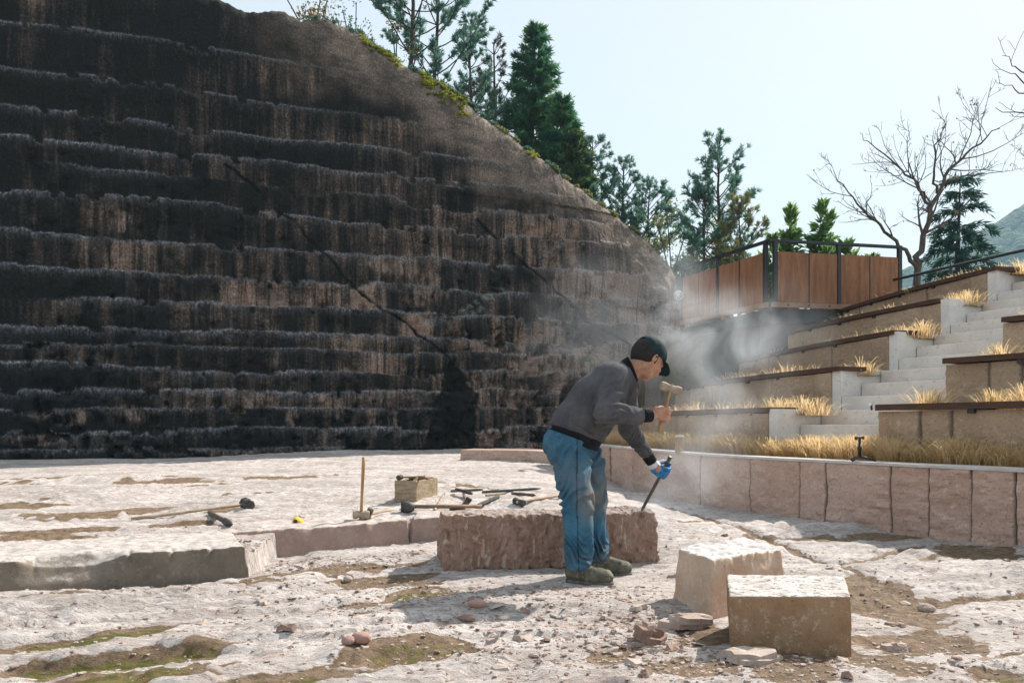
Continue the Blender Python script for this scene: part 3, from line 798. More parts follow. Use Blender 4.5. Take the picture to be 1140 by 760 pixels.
M_front = wall_mat('pink_wall_slabs', (.49, .335, .26), (.57, .41, .335), (.41, .27, .205), (.62, .49, .41), (.06, .05, .032))
M_terr = wall_mat('brown_terrace_stone', (.41, .29, .19), (.49, .36, .25), (.33, .23, .155), (.58, .47, .35), (.10, .075, .05))
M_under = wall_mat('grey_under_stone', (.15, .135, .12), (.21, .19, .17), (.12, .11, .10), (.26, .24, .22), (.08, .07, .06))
M_granite = mottled('pale_granite', (.62, .59, .555), (.70, .67, .635), 5, .85, .25, 80, .005, c=(.54, .51, .48))
M_step = mottled('stair_granite', (.60, .54, .485), (.67, .61, .555), 4, .85, .3, 80, .006, c=(.51, .45, .395))
M_plank = mottled('dark_weathered_plank', (.055, .026, .016), (.095, .045, .026), 9, .7, .3, 60, .004, stretch=(1, 1, 8))
M_cor = mottled('rust_steel', (.22, .098, .046), (.33, .150, .072), 2, .65, .15, 50, .003, c=(.14, .062, .032), stretch=(7, 7, .7))
M_black = mottled('black_steel', (.012, .016, .018), (.02, .026, .028), 12, .45, .1, 60, .002, spec=.5)
M_teal = mottled('dark_teal_steel', (.012, .022, .027), (.02, .034, .040), 4, .5, .1, 50, .003, spec=.4)
M_coping = mottled('pale_coping', (.47, .43, .40), (.56, .52, .49), 7, .85, .3, 50, .006)

FRONT = [(4.55, 4.1), (4.2, 4.9), (3.75, 5.83), (3.19, 6.74), (2.72, 7.58), (2.35, 8.33), (1.95, 9.7), (1.64, 11.2), (1.38, 12.9), (1.10, 14.3), (.75, 15.3)]
P_, q_ = spline(FRONT, .01)
def s_at(px):
    """running length along the front wall seen at a pixel column"""
    xp = CX+F_PX*P_[:, 0]/P_[:, 1]; return float(q_[np.argmin(np.abs(xp-px))])
jl = [s_at(p) for p in (1132, 1104, 1049, 1031, 992, 955, 920, 890, 862, 836, 812, 790, 768, 748, 728, 712, 696, 684, 676, 668, 662, 655)]
jl = [s_at(p) for p in (1130, 1082, 1034, 992, 920, 891, 836, 780, 745, 705, 681, 664, 650)]+[.35]
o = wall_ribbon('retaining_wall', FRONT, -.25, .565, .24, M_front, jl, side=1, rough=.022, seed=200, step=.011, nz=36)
tag(o, 'low curved pink stone wall in front of the dry grass strip', 'stone wall')
# its pale coping strip, a thin flagstone cap
P, q = spline(FRONT, .05); N = normals(P)
wob = fbm(q*3, q*0, oct=3, seed=5)*.012
def ribbon_cap(name, P, N, a, b, z0, z1, mat, parent=None, world=True):
    V = np.stack([np.c_[P+N*a[:, None], np.full(len(P), z1)], np.c_[P-N*b[:, None], np.full(len(P), z1)], np.c_[P-N*b[:, None], np.full(len(P), z0)], np.c_[P+N*a[:, None], np.full(len(P), z0)]], 1)
    f = []
    n = len(P)
    for i in range(n-1):
        for k in range(4):
            f.append((i*4+k, (i+1)*4+k, (i+1)*4+(k+1) % 4, i*4+(k+1) % 4))
    f.append((3, 2, 1, 0)); f.append(((n-1)*4, (n-1)*4+1, (n-1)*4+2, (n-1)*4+3))
    return mesh_obj(name, V.reshape(-1, 3), f, mat, parent, world=world)
cp = ribbon_cap('coping', P, N, .012+wob, np.full(len(P), .23), .568, .592, M_coping, o)
# low pink kerb in front of the rock face, closing the curve
kb = wall_ribbon('stone_kerb', [(.78, 15.5), (.1, 16.35), (-1.08, 16.7)], -.2, .385, .7, M_front, [1.1], side=1, rough=.03, seed=230)
tag(kb, 'low pink stone kerb at the foot of the dark rock face', 'stone kerb')

ST0 = np.array([2.91, 8.70]); SD = np.array([.298, .162]); SP = np.array([.477, -.879]); SW = 1.25; SZ0, SR = .755, .16
st = thing('staircase', 'pale granite staircase climbing between the planted terraces', 'stairs', (ST0[0], ST0[1], .55))
def st_part(name, mb, mat): return mb.build(name, mat, st)
for i in range(16):
    a = ST0+SD*i; b = a+SP*SW; dep = SD*1.55; z = SZ0+SR*i
    e = np.array([.003*((i*7) % 3), 0])
    m = MB().hexa([(*a, z-.30), (*b, z-.30), (*(b+dep), z-.30), (*(a+dep), z-.30)], [(*(a+.004*SD), z-.008), (*(b+.004*SD), z-.008), (*(b+dep), z-.008), (*(a+dep), z-.008)])
    m.hexa([(*(a+.03*SD), z-.008), (*(b+.03*SD), z-.008), (*(b+dep), z-.008), (*(a+dep), z-.008)], [(*(a+.05*SD), z), (*(b+.05*SD), z), (*(b+dep), z), (*(a+dep), z)])
    st_part('step', m, M_step)
for k in range(5):
    a = ST0+SD*(3*k)-SP*.012; z = SZ0+SR*(3*k+2)+.012
    l = -SP*.12; dd = SD*3.0
    m = MB().hexa([(*(a+l), z-.75), (*a, z-.75), (*(a+dd), z-.75), (*(a+dd+l), z-.75)], [(*(a+l), z), (*a, z), (*(a+dd), z), (*(a+dd+l), z)])
    st_part('cheek_wall', m, M_granite)

TL = [[(2.91, 8.70), (2.52, 10.2), (2.22, 11.9), (2.02, 13.6), (1.85, 15.2)],
      [(3.80, 9.19), (3.42, 10.6), (3.12, 12.5), (3.0, 14.6)],
      [(4.70, 9.67), (4.38, 11.3), (4.16, 13.2), (4.08, 14.3)],
      [(5.59, 10.16), (5.15, 11.9), (4.92, 13.3), (4.84, 14.0)],
      [(6.49, 10.64), (6.22, 12.2), (6.08, 13.9), (6.05, 14.6)]]
TR = [[(3.50, 7.60), (3.95, 6.75), (4.30, 6.0), (4.75, 4.9)], [(4.40, 8.09), (4.95, 7.2), (5.6, 6.0), (6.1, 4.9)], [(5.29, 8.57), (5.9, 7.6), (6.6, 6.5), (7.1, 5.5)], [(6.19, 9.06), (6.9, 8.0), (7.6, 6.9), (8.1, 6.0)]]
M_soilb = mottled('dry_bed_soil', (.17, .12, .075), (.25, .185, .115), 8, .95, .5, 60, .02)
labs = ['lowest brown stone terrace wall left of the stairs', 'second brown stone terrace wall up on the left of the stairs', 'third brown stone terrace wall up on the left of the stairs', 'fourth brown stone terrace wall, below the deck corner', 'topmost brown stone terrace wall left of the stairs']
labr = ['widest brown stone terrace wall right of the stairs, just behind the tripod', 'middle brown stone terrace wall right of the stairs', 'highest brown stone terrace wall at the right edge', 'terrace wall beyond the right edge']
def bed(name, P1, P2, z, label):
    """soil surface between two plan curves"""
    a, _ = spline(P1, .1); b, _ = spline(P2, .1)
    n = 60
    ia = np.linspace(0, len(a)-1, n); A2 = np.stack([np.interp(ia, np.arange(len(a)), a[:, k]) for k in (0, 1)], 1)
    ib = np.linspace(0, len(b)-1, n); B2 = np.stack([np.interp(ib, np.arange(len(b)), b[:, k]) for k in (0, 1)], 1)
    m = 8; V = []
    for j in range(m):
        t_ = j/(m-1); Q = A2*(1-t_)+B2*t_
        V.append(np.c_[Q, z+fbm(Q[:, 0]*3, Q[:, 1]*3, oct=3, seed=7)*.03])
    V = np.stack(V, 1)
    f = grid_faces(n, m)
    o = mesh_obj(name, V.reshape(-1, 3), f, M_soilb, smooth=True)
    return tag(o, label, kind='structure')
TOPZ = [SZ0+SR*(3*k+2)+.01 for k in range(5)]
for k in range(5):
    pts = TL[k]; z1 = TOPZ[k]-.045; z0 = (TOPZ[k-1]-.35 if k else .35)
    pts2 = [tuple(np.array(pts[0])-SP*.14)]+pts[1:]
    L = spline(pts2, .1)[1][-1]
    js = np.cumsum([.34, .9, 1.15, .8, 1.2, .95, 1.1]); js = [j for j in js if j < L-.1]
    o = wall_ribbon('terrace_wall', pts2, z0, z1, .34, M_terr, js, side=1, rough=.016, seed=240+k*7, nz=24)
    tag(o, labs[k], 'stone wall', 'terrace walls beside the stairs')
for k in range(3):
    z1 = TOPZ[k]-.045; z0 = (TOPZ[k-1]-.35 if k else .35)
    L = spline(TR[k], .1)[1][-1]; js = [j for j in np.cumsum([.42, .30, .75, .95, .8, 1.1]) if j < L-.1]
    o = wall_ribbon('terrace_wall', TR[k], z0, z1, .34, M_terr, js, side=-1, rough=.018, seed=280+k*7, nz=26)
    tag(o, labr[k], 'stone wall', 'terrace walls beside the stairs')
# plank seats on the walls
def bench(pts, z, side, t0, t1, label, front=.05, back=.34):
    P, q = spline(pts, .06); N = normals(P)*side
    a = int(t0*len(P)); b = int(t1*len(P)); P = P[a:b]; N = N[a:b]
    P = P if side > 0 else P[::-1]; N = N if side > 0 else N[::-1]
    o = thing('plank_bench', label, 'bench', (float(P[len(P)//2, 0]), float(P[len(P)//2, 1]), z), 0, 'plank benches on the terrace walls')
    ribbon_cap('seat', P, N, np.full(len(P), front), np.full(len(P), back), z, z+.052, M_plank, o)
    ribbon_cap('edge_strip', P, N, np.full(len(P), front+.006), np.full(len(P), -(front-.006)), z-.006, z+.046, M_plank, o)
    for i in range(6, len(P)-4, 14):
        d_ = P[i+1]-P[i]
        MB().box((P[i, 0]-N[i, 0]*.12, P[i, 1]-N[i, 1]*.12, z-.022), (.06, .3, .044), math.atan2(d_[1], d_[0])).build('bracket', M_black, o)
names = ['left of the stairs on the lowest terrace wall', 'left of the stairs on the second terrace wall up', 'left of the stairs on the third terrace wall up', 'on the fourth terrace wall below the deck', 'on the topmost terrace wall left of the stairs']
for k in range(5):
    bench(TL[k], TOPZ[k]-.03, 1, [0.02, .01, .02, .06, .0][k], 1.0, 'long dark plank seat '+names[k])
for k in range(3):
    bench(TR[k], TOPZ[k]-.03, -1, 0.0, 1.0, 'dark plank seat right of the stairs, '+['the long one nearest the camera', 'the middle one', 'the short one highest up'][k])
fr = list(reversed([(p[0], p[1]) for p in FRONT]))
bed('planting_bed', [(4.75, 4.3), (4.0, 5.85), (3.42, 6.9), (2.6, 8.4), (1.9, 11.25), (1.0, 15.3)], [(5.3, 4.6), (4.4, 6.2), (3.9, 7.0), (3.1, 8.9), (2.4, 11.9), (1.95, 15.2)], .555, 'soil strip behind the low curved wall')
for k in range(4):
    bed('planting_bed', [tuple(np.array(p)+np.array([.25, .1])) for p in TL[k]], [tuple(np.array(p)+np.array([.2, .1])) for p in TL[k+1]], TOPZ[k]-.06, 'dry soil of a terrace left of the stairs')
for k in range(3):
    bed('planting_bed', [tuple(np.array(p)+np.array([.2, .1])) for p in TR[k]], [tuple(np.array(p)+np.array([.2, .1])) for p in TR[k+1]], TOPZ[k]-.06, 'dry soil of a terrace right of the stairs')
bed('planting_bed', [tuple(np.array(p)+np.array([.25, .1])) for p in TL[4]], [(9.3, 10.5), (8.3, 12.4), (7.4, 14.2), (7.0, 15.9)], TOPZ[4]-.06, 'dry soil above the topmost terrace wall')

# ---------------------------------------------------------------- deck
dk = thing('viewing_deck', 'raised balcony deck with rust steel panels and black railing', 'deck', (4.63, 14.3, 3.0))
c0 = np.array([4.63, 14.3]); cr_ = np.array([7.22, 14.85]); cl_ = np.array([3.62, 16.9])
def vpost(p, z0, z1, wdt=.07): return MB().box((p[0], p[1], (z0+z1)/2), (wdt, wdt, z1-z0), math.atan2(*(cr_-c0)[::-1]))
ZF, ZR = 3.03, 4.19
uR = (cr_-c0)/np.linalg.norm(cr_-c0); uL = (cl_-c0)/np.linalg.norm(cl_-c0); LR = np.linalg.norm(cr_-c0); LL = np.linalg.norm(cl_-c0)
nR = np.array([uR[1], -uR[0]]); nL = np.array([-uL[1], uL[0]])
posts = [c0+uR*.10, c0+uR*(LR*.52), cr_, c0+uL*.12, c0+uL*(LL*.55), cl_]
for p in posts: vpost(p, ZF-.30 if p is posts[0] or p is posts[3] else ZF-.08, ZR).build('post', M_black, dk)
def bar(a, b, z, wd, ht):
    d_ = np.array(b)-np.array(a); c = (np.array(a)+np.array(b))/2
    return MB().box((c[0], c[1], z), (np.linalg.norm(d_), wd, ht), math.atan2(d_[1], d_[0]))
bar(c0-uR*.04, cr_+uR*.035, ZR+.024, .08, .046).build('top_rail', M_black, dk)
bar(c0-uL*.04+nL*0, cl_, ZR+.0245, .078, .046).build('top_rail', M_black, dk)
def panel(a, b):
    o_ = bar(a, b, (ZF+.09+4.02)/2, .012, 4.02-ZF-.09); return o_.build('rust_panel', M_cor, dk)
for (t0, t1) in ((.055, .285), (.295, .505), (.535, .755), (.765, .985)):
    panel(c0+uR*LR*t0+nR*.012, c0+uR*LR*t1+nR*.012)
for (t0, t1) in ((.06, .30), (.315, .535), (.565, .78), (.79, .99)):
    panel(c0+uL*LL*t0+nL*.012, c0+uL*LL*t1+nL*.012)
for t0 in (.29, .76): vpost(c0+uR*LR*t0+nR*.0, ZF, 4.02, .03).build('mullion', M_black, dk)
for t0 in (.307, .785): vpost(c0+uL*LL*t0+nL*.0, ZF, 4.02, .03).build('mullion', M_black, dk)
M_sill = mottled('pale_rust_edge', (.27, .155, .10), (.34, .21, .14), 6, .7, .2, 50, .003)
bar(c0+nR*.05, cr_+nR*.05, ZF+.03, .05, .09).build('edge_angle', M_sill, dk)
bar(c0+nL*.05, cl_+nL*.05, ZF+.03, .05, .09).build('edge_angle', M_sill, dk)
fl4 = [c0, cr_, cr_+np.array([-.3, 3.2]), cl_+np.array([.1, 1.0])]
MB().hexa([(*p, ZF-.10) for p in fl4], [(*p, ZF-.02) for p in fl4]).build('floor_plate', M_plank, dk)
bar(c0+nR*.02, cr_+nR*.02, ZF-.19, .08, .20).build('beam', M_teal, dk)
bar(c0+nL*.02, cl_+nL*.02, ZF-.19, .08, .20).build('beam', M_teal, dk)
ins = [c0+np.array([-.02, .5]), cr_+np.array([-1.2, .45]), cr_+np.array([-1.2, 3.0]), cl_+np.array([.5, .8])]
MB().hexa([(*(np.array(p)+np.array([.1, .35])), 1.75) for p in ins], [(*p, ZF-.115) for p in ins]).build('under_box', M_teal, dk)
for p in ((4.95, 15.3), (4.3, 16.6)): MB().box((p[0], p[1], .9), (.16, .16, 1.9), .2).build('column', M_teal, dk)
for t0 in np.linspace(.12, .9, 6):
    p = c0+uR*LR*t0+nR*.077; MB().box((p[0], p[1], ZF+.03), (.03, .012, .03), .2).build('bolt', M_black, dk)
# wall under the deck
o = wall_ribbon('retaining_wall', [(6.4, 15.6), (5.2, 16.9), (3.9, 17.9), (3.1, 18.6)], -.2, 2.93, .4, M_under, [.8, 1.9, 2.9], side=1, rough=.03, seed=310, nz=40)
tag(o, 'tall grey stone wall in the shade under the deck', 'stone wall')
# small round floodlight on the deck corner by the rock
lp = thing('flood_lamp', 'small white round lamp on a bracket beside the left end of the deck', 'lamp', (3.56, 16.82, 3.62))
lb = np.array(lp.location)
MB().tube([lb+np.array([.06, .06, .0]), lb+np.array([0, -.02, -.10]), lb+np.array([-.05, -.12, -.10])], .018, 8).build('bracket', M_black, lp, True)
M_white = mottled('white_enamel', (.75, .76, .77), (.8, .8, .8), 4, .4, .05, 40, .001, spec=.5)
MB().lathe(lb+np.array([-.05, -.06, 0]), [(.0, -.02), (.07, 0), (.10, .04), (.105, .09), (.085, .10), (.0, .085)], 18, (-.25, -1, -.1)).build('lamp_head', M_white, lp, True)

# upper terrace edging and rail
ue = [(6.95, 15.3), (7.25, 14.3), (7.75, 12.7), (8.15, 11.6), (8.8, 10.2)]
rl = thing('steel_edging', 'rust steel edging with a black handrail on the upper terrace', 'railing', (7.6, 13, 3.0))
P, q = spline(ue, .12); N = normals(P)
ribbon_cap('rust_panel', P, N, np.full(len(P), .01), np.full(len(P), .01), 2.85, 3.36, M_cor, rl)
MB().tube([(p[0], p[1], 3.60) for p in P], .026, 8).build('top_rail', M_black, rl)
for i in range(2, len(P), 13):
    MB().box((P[i, 0], P[i, 1], 3.26), (.05, .05, .72), .9).build('post', M_black, rl)

# ---------------------------------------------------------------- dry grass
def grass(name, pts, label, h=(.10, .24), w=.0045, lean=.5, seed=0, mat=None):
    if pts.shape[1] == 6: return grass_r(name, pts, label, h, w, lean, seed, mat)
    """pts: n x 3 roots; two-segment blades"""
    r = np.random.RandomState(seed); n = len(pts)
    az = r.rand(n)*2*np.pi; H = h[0]+(h[1]-h[0])*r.rand(n)**1.2; ln = lean*(.2+r.rand(n))
    d_ = np.stack([np.cos(az), np.sin(az)], 1); s = np.stack([-d_[:, 1], d_[:, 0]], 1)*w
    b1 = pts.copy(); b1[:, :2] -= s; b2 = pts.copy(); b2[:, :2] += s
    m = pts.copy(); m[:, :2] += d_*(H*ln*.35)[:, None]; m[:, 2] += H*.62
    m1 = m.copy(); m1[:, :2] -= s*.7; m2 = m.copy(); m2[:, :2] += s*.7
    t_ = pts.copy(); t_[:, :2] += d_*(H*ln)[:, None]; t_[:, 2] += H*(1-.25*ln)
    V = np.stack([b1, b2, m2, m1, t_], 1).reshape(-1, 3)
    i = np.arange(n)*5
    f = [(a, a+1, a+2, a+3) for a in i]+[(a+3, a+2, a+4) for a in i]
    o = mesh_obj(name, V, f, mat or M_straw)
    add_attr(o, 'tone', np.repeat(r.rand(n), 5)); add_attr(o, 'tip', np.tile([0, 0, .6, .6, 1], n))
    return tag(o, label, kind='stuff')
t = NT('dry_straw')
col = t.mix(t.attr('tone'), (.62, .44, .22), (.82, .64, .38))
col = t.mix(t.ramp(t.noise(t.coord('Position'), 3.5, 3, .6), .48, .66, 0, .6), col, (.50, .37, .16))
t.set(t.b.inputs['Base Color'], col); t.b.inputs['Roughness'].default_value = .8
tr = t.n('ShaderNodeBsdfTranslucent'); t.set(tr.inputs['Color'], col); mx = t.n('ShaderNodeMixShader'); mx.inputs[0].default_value = .58
t.t.links.new(t.b.outputs[0], mx.inputs[1]); t.t.links.new(tr.outputs[0], mx.inputs[2]); t.t.links.new(mx.outputs[0], t.out.inputs['Surface'])
M_straw = t.m
def grass_r(name, pts, label, h, w, lean, seed, mat):
    """mounded tufts: columns x, y, z, outward dx, dy, height factor"""
    r = np.random.RandomState(seed); n = len(pts)
    out = pts[:, 3:5]+r.randn(n, 2)*.35; rad = np.linalg.norm(out, axis=1)+1e-6
    d_ = out/rad[:, None]; H = (h[0]+(h[1]-h[0])*r.rand(n))*pts[:, 5]; ln = lean*np.clip(rad, .1, 1.6)*(.5+.8*r.rand(n))
    s = np.stack([-d_[:, 1], d_[:, 0]], 1)*w; p0 = pts[:, :3]
    def P(f_out, f_up, ws):
        a = p0.copy(); a[:, :2] += d_*(H*ln*f_out)[:, None]; a[:, 2] += H*f_up; b = a.copy(); a[:, :2] -= s*ws; b[:, :2] += s*ws; return a, b
    b1, b2 = P(0, 0, 1); m1, m2 = P(.30, .62, .8); k1, k2 = P(.72, .90, .5); t_ = P(1.15, .90, 0)[0]; t_[:, 2] -= H*ln*.18
    V = np.stack([b1, b2, m2, m1, k2, k1, t_], 1).reshape(-1, 3); i = np.arange(n)*7
    f = [(a, a+1, a+2, a+3) for a in i]+[(a+3, a+2, a+4, a+5) for a in i]+[(a+5, a+4, a+6) for a in i]
    o = mesh_obj(name, V, f, mat or M_straw)
    add_attr(o, 'tone', np.repeat(r.rand(n), 7))
    return tag(o, label, kind='stuff')
def mounds(line, width, n_t, per, z, seed, spread, t0=0, t1=1, even=True):
    r = np.random.RandomState(seed); P, q = spline(line, .05); N = normals(P); out = []
    for k in range(n_t):
        f_ = (k+r.rand())/n_t if even else r.rand()
        i = int((t0+(t1-t0)*f_)*(len(P)-1)); c = P[i]+N[i]*(r.rand()*width); sc = .55+.75*r.rand()
        m = int(per*sc); g = r.randn(m, 2)*.5
        out.append(np.c_[c+g*spread*sc, np.full(m, z), g*1.1, np.full(m, sc**.6)*np.exp(-.25*(g**2).sum(1))])
    return np.concatenate(out)
def tufts(line, width, n_t, per, z, seed, spread=.10, t0=0, t1=1):
    r = np.random.RandomState(seed); P, q = spline(line, .05); N = normals(P)
    out = []
    for k in range(n_t):
        i = int((t0+(t1-t0)*r.rand())*(len(P)-1)); o_ = r.rand()*width
        c = P[i]+N[i]*o_
        m = int(per*(.5+r.rand()))
        q_ = r.randn(m, 2)*spread*(.6+.6*r.rand())
        out.append(np.c_[c+q_, np.full(m, z)])
    return np.concatenate(out)
FB = [(4.72, 5.07), (4.10, 6.12), (3.56, 7.0), (3.09, 7.87), (2.75, 8.5), (2.36, 9.84), (2.06, 11.2), (1.8, 12.9), (1.5, 14.6)]
g1 = np.concatenate([mounds(FB, -.30, 120, 300, .555, 401, .16, .0, .93), mounds(FB, -.05, 56, 150, .555, 402, .11, .0, .93)])
grass('dry_grass', g1, 'golden dry grass filling the strip behind the low curved wall', (.13, .275), .0034, .85, 5)
def clump(c, n, sp, seed):
    r = np.random.RandomState(seed); out = []
    for k in range(3):
        m = n//2; g = r.randn(m, 2)*.5; cc = np.array(c)[:2]+r.randn(2)*sp*(.9 if k else 0); sc = 1.0 if k == 0 else .55+.4*r.rand()
        out.append(np.c_[cc+g*sp*1.3*sc, np.full(m, c[2]), g*1.1, np.full(m, sc)*np.exp(-.25*(g**2).sum(1))])
    return np.concatenate(out)
def tl_at(k, f, dx=.42, dy=.12):
    P, q = spline(TL[k], .05); p = P[int(f*(len(P)-1))]; return np.array([p[0]+dx, p[1]+dy, TOPZ[k]-.07])
specs = [(0, [(.03, 1.4, .12), (.10, .9, .12), (.2, .5, .1), (.3, .8, .13), (.42, .5, .14), (.55, .6, .12), (.7, .6, .12), (.85, .4, .12)]),
         (1, [(.04, .7, .1), (.25, .4, .12), (.36, 1.0, .13), (.5, .9, .12), (.65, .5, .12)]),
         (2, [(.04, 1.2, .13), (.16, .8, .11), (.1, .7, .1), (.3, .5, .1)]),
         (3, [(.04, 1.2, .13), (.10, 1.0, .12), (.4, .7, .1), (.66, .9, .10), (.8, .7, .1)]),
         (4, [(.0, 1.2, .15), (.08, .7, .12), (.24, .5, .10), (.45, .5, .12), (.78, .6, .1), (.15, .5, .2)])]
wl = ['lowest', 'second', 'third', 'fourth', 'topmost']
for k, L in specs:
    G = [clump(tl_at(k, f), int(190*a), sp, 420+k*13+j) for j, (f, a, sp) in enumerate(L)]
    G.append(mounds([tuple(np.array(p)+np.array([.40, .12])) for p in TL[k]], -.2, 9, 50, TOPZ[k]-.06, 460+k, .10, even=False))
    grass('dry_grass', np.concatenate(G), 'dry grass tufts above the %s terrace wall left of the stairs' % wl[k], (.10, .27), .0036, 1.0, 470+k)
for k in range(3):
    lo = [tuple(np.array(p)+np.array([.36, .12])) for p in TR[k]]
    G = mounds(lo, .25, 12, 170, TOPZ[k]-.06, 490+k, .13, even=False)
    grass('dry_grass', G, 'dry grass tufts on the %s terrace right of the stairs' % ['lowest', 'middle', 'highest'][k], (.12, .27), .004, .9, 495+k)
# ---------------------------------------------------------------- small things on the coping
X, Y, Z = at(758, 503, 9.2)
bl = thing('marker_post', 'short translucent amber cylinder standing on the low curved wall', 'marker post', (X+.05, Y+.32, .57))
b0 = np.array(bl.location)
M_amber = mottled('amber_cylinder', (.30, .19, .11), (.38, .26, .16), 6, .4, .05, 40, .001, spec=.5)
MB().lathe(b0, [(.0, 0), (.05, 0), (.05, .19), (.044, .195), (0, .195)], 18).build('tube', M_amber, bl, True)
MB().lathe(b0+np.array([0, 0, .196]), [(.0, 0), (.051, 0), (.051, .018), (.0, .022)], 18).build('cap', M_granite, bl, True)
X, Y, Z = at(957, 514, 7.05)
tp = thing('phone_tripod', 'small black tabletop tripod standing on the low curved wall', 'tripod', (X, Y, .592))
b0 = np.array(tp.location)
for k in range(3):
    a = math.radians(90+120*k+15)
    MB().tube([b0+np.array([0, 0, .045]), b0+np.array([math.cos(a)*.06, math.sin(a)*.06, .03]), b0+np.array([math.cos(a)*.135, math.sin(a)*.10, .006])], [.011, .009, .008], 8).build('leg', M_black, tp, True)
MB().lathe(b0+np.array([0, 0, .035]), [(0, 0), (.014, 0), (.014, .07), (.018, .07), (.018, .10), (.011, .10), (.011, .17), (.0, .17)], 12).build('column', M_black, tp, True)
MB().box(b0+np.array([0, 0, .212]), (.075, .03, .014), .2, .003).box(b0+np.array([-.03, 0, .203]), (.012, .034, .03), .2, .003).box(b0+np.array([.028, -.004, .208]), (.012, .03, .028), .2, .003).build('phone_clamp', M_black, tp)
sp = thing('step_light', 'tiny pale spot light where the long plank seat meets the stairs', 'step light', (3.47, 7.62, 1.085))
b0 = np.array(sp.location)
MB().lathe(b0+np.array([-.05, -.02, .02]), [(0, 0), (.012, 0), (.015, .012), (.013, .03), (0, .03)], 12, (-.6, -.7, .1)).build('lamp_head', M_white, sp, True)
MB().tube([b0+np.array([-.03, 0, -.03]), b0+np.array([-.04, -.01, .03])], .01, 6).build('bracket', M_black, sp)
# ================================================================== trees and bushes
def leaf_mat(name, a, b, c=None, trans=.5):
    t = NT(name)
    col = t.mix(t.attr('tone'), a, b)
    if c: col = t.mix(t.ramp(t.noise(t.coord('Object'), .9, 3, .6), .5, .66, 0, .8), col, c)
    t.set(t.b.inputs['Base Color'], col); t.b.inputs['Roughness'].default_value = .7
    tr = t.n('ShaderNodeBsdfTranslucent'); t.set(tr.inputs['Color'], col); mx = t.n('ShaderNodeMixShader'); mx.inputs[0].default_value = trans
    t.t.links.new(t.b.outputs[0], mx.inputs[1]); t.t.links.new(tr.outputs[0], mx.inputs[2]); t.t.links.new(mx.outputs[0], t.out.inputs['Surface'])
    return t.m
M_pine = leaf_mat('pine_needles', (000.060, 000.150, 000.125), (000.134, 000.269, 000.196))
M_cedar = leaf_mat('cedar_sprays', (00.033, 00.124, 00.065), (00.081, 00.226, 00.100), (00.154, 00.245, 00.064))
M_fir = leaf_mat('fir_needles', (00.027, 00.078, 00.066), (00.058, 00.133, 00.098))
M_leafg = leaf_mat('glossy_leaves', (00.066, 00.150, 00.041), (00.168, 00.282, 00.084))
M_leafy = leaf_mat('olive_leaves', (.12, .14, .045), (.24, .24, .09), (.08, .14, .07))
M_leafb = leaf_mat('bluegreen_leaves', (00.050, 00.118, 00.092), (00.101, 00.185, 00.126), (00.168, 00.193, 00.067))
M_leafo = leaf_mat('ochre_leaves', (.20, .13, .03), (.32, .21, .06))
M_moss = leaf_mat('lime_moss', (.16, .19, .02), (.30, .31, .04), (.08, .10, .03))
M_bark = mottled('grey_brown_bark', (.045, .036, .030), (.085, .068, .056), 6, .9, .5, 30, .02, stretch=(4, 4, .6))
M_barkl = mottled('pale_bark', (.065, .054, .045), (.12, .10, .083), 5, .9, .4, 30, .02, stretch=(3, 3, .6))
def rdir(r, n):
    v = r.randn(n, 3); return v/np.linalg.norm(v, axis=1)[:, None]
def leaves(name, c, d, L, W, mat, parent, r):
    """n flat pointed leaves: centre, direction, length, width"""
    n = len(c); s = np.cross(d, rdir(r, n)); s /= np.linalg.norm(s, axis=1)[:, None]+1e-9
    L = np.broadcast_to(L, n)[:, None]; W = np.broadcast_to(W, n)[:, None]
    V = np.stack([c, c+d*L*.45+s*W*.5, c+d*L, c+d*L*.45-s*W*.5], 1).reshape(-1, 3)
    o = mesh_obj(name, V, np.arange(n*4).reshape(n, 4), mat, parent)
    add_attr(o, 'tone', np.repeat(np.clip(r.rand(n)*.7+.15+.25*d[:, 2], 0, 1), 4))
    return o
def limb(r, a, d, L, n=6, up=.1, jit=.12, droop=0.0):
    pts = [np.array(a, float)]; d = np.array(d, float); d /= np.linalg.norm(d)
    for i in range(n):
        d = d+r.randn(3)*jit+np.array([0, 0, up-droop*i/n]); d /= np.linalg.norm(d)
        pts.append(pts[-1]+d*L/n)
    return pts
def along(pts, f):
    x = f*(len(pts)-1); i = min(int(x), len(pts)-2); return pts[i]+(pts[i+1]-pts[i])*(x-i)

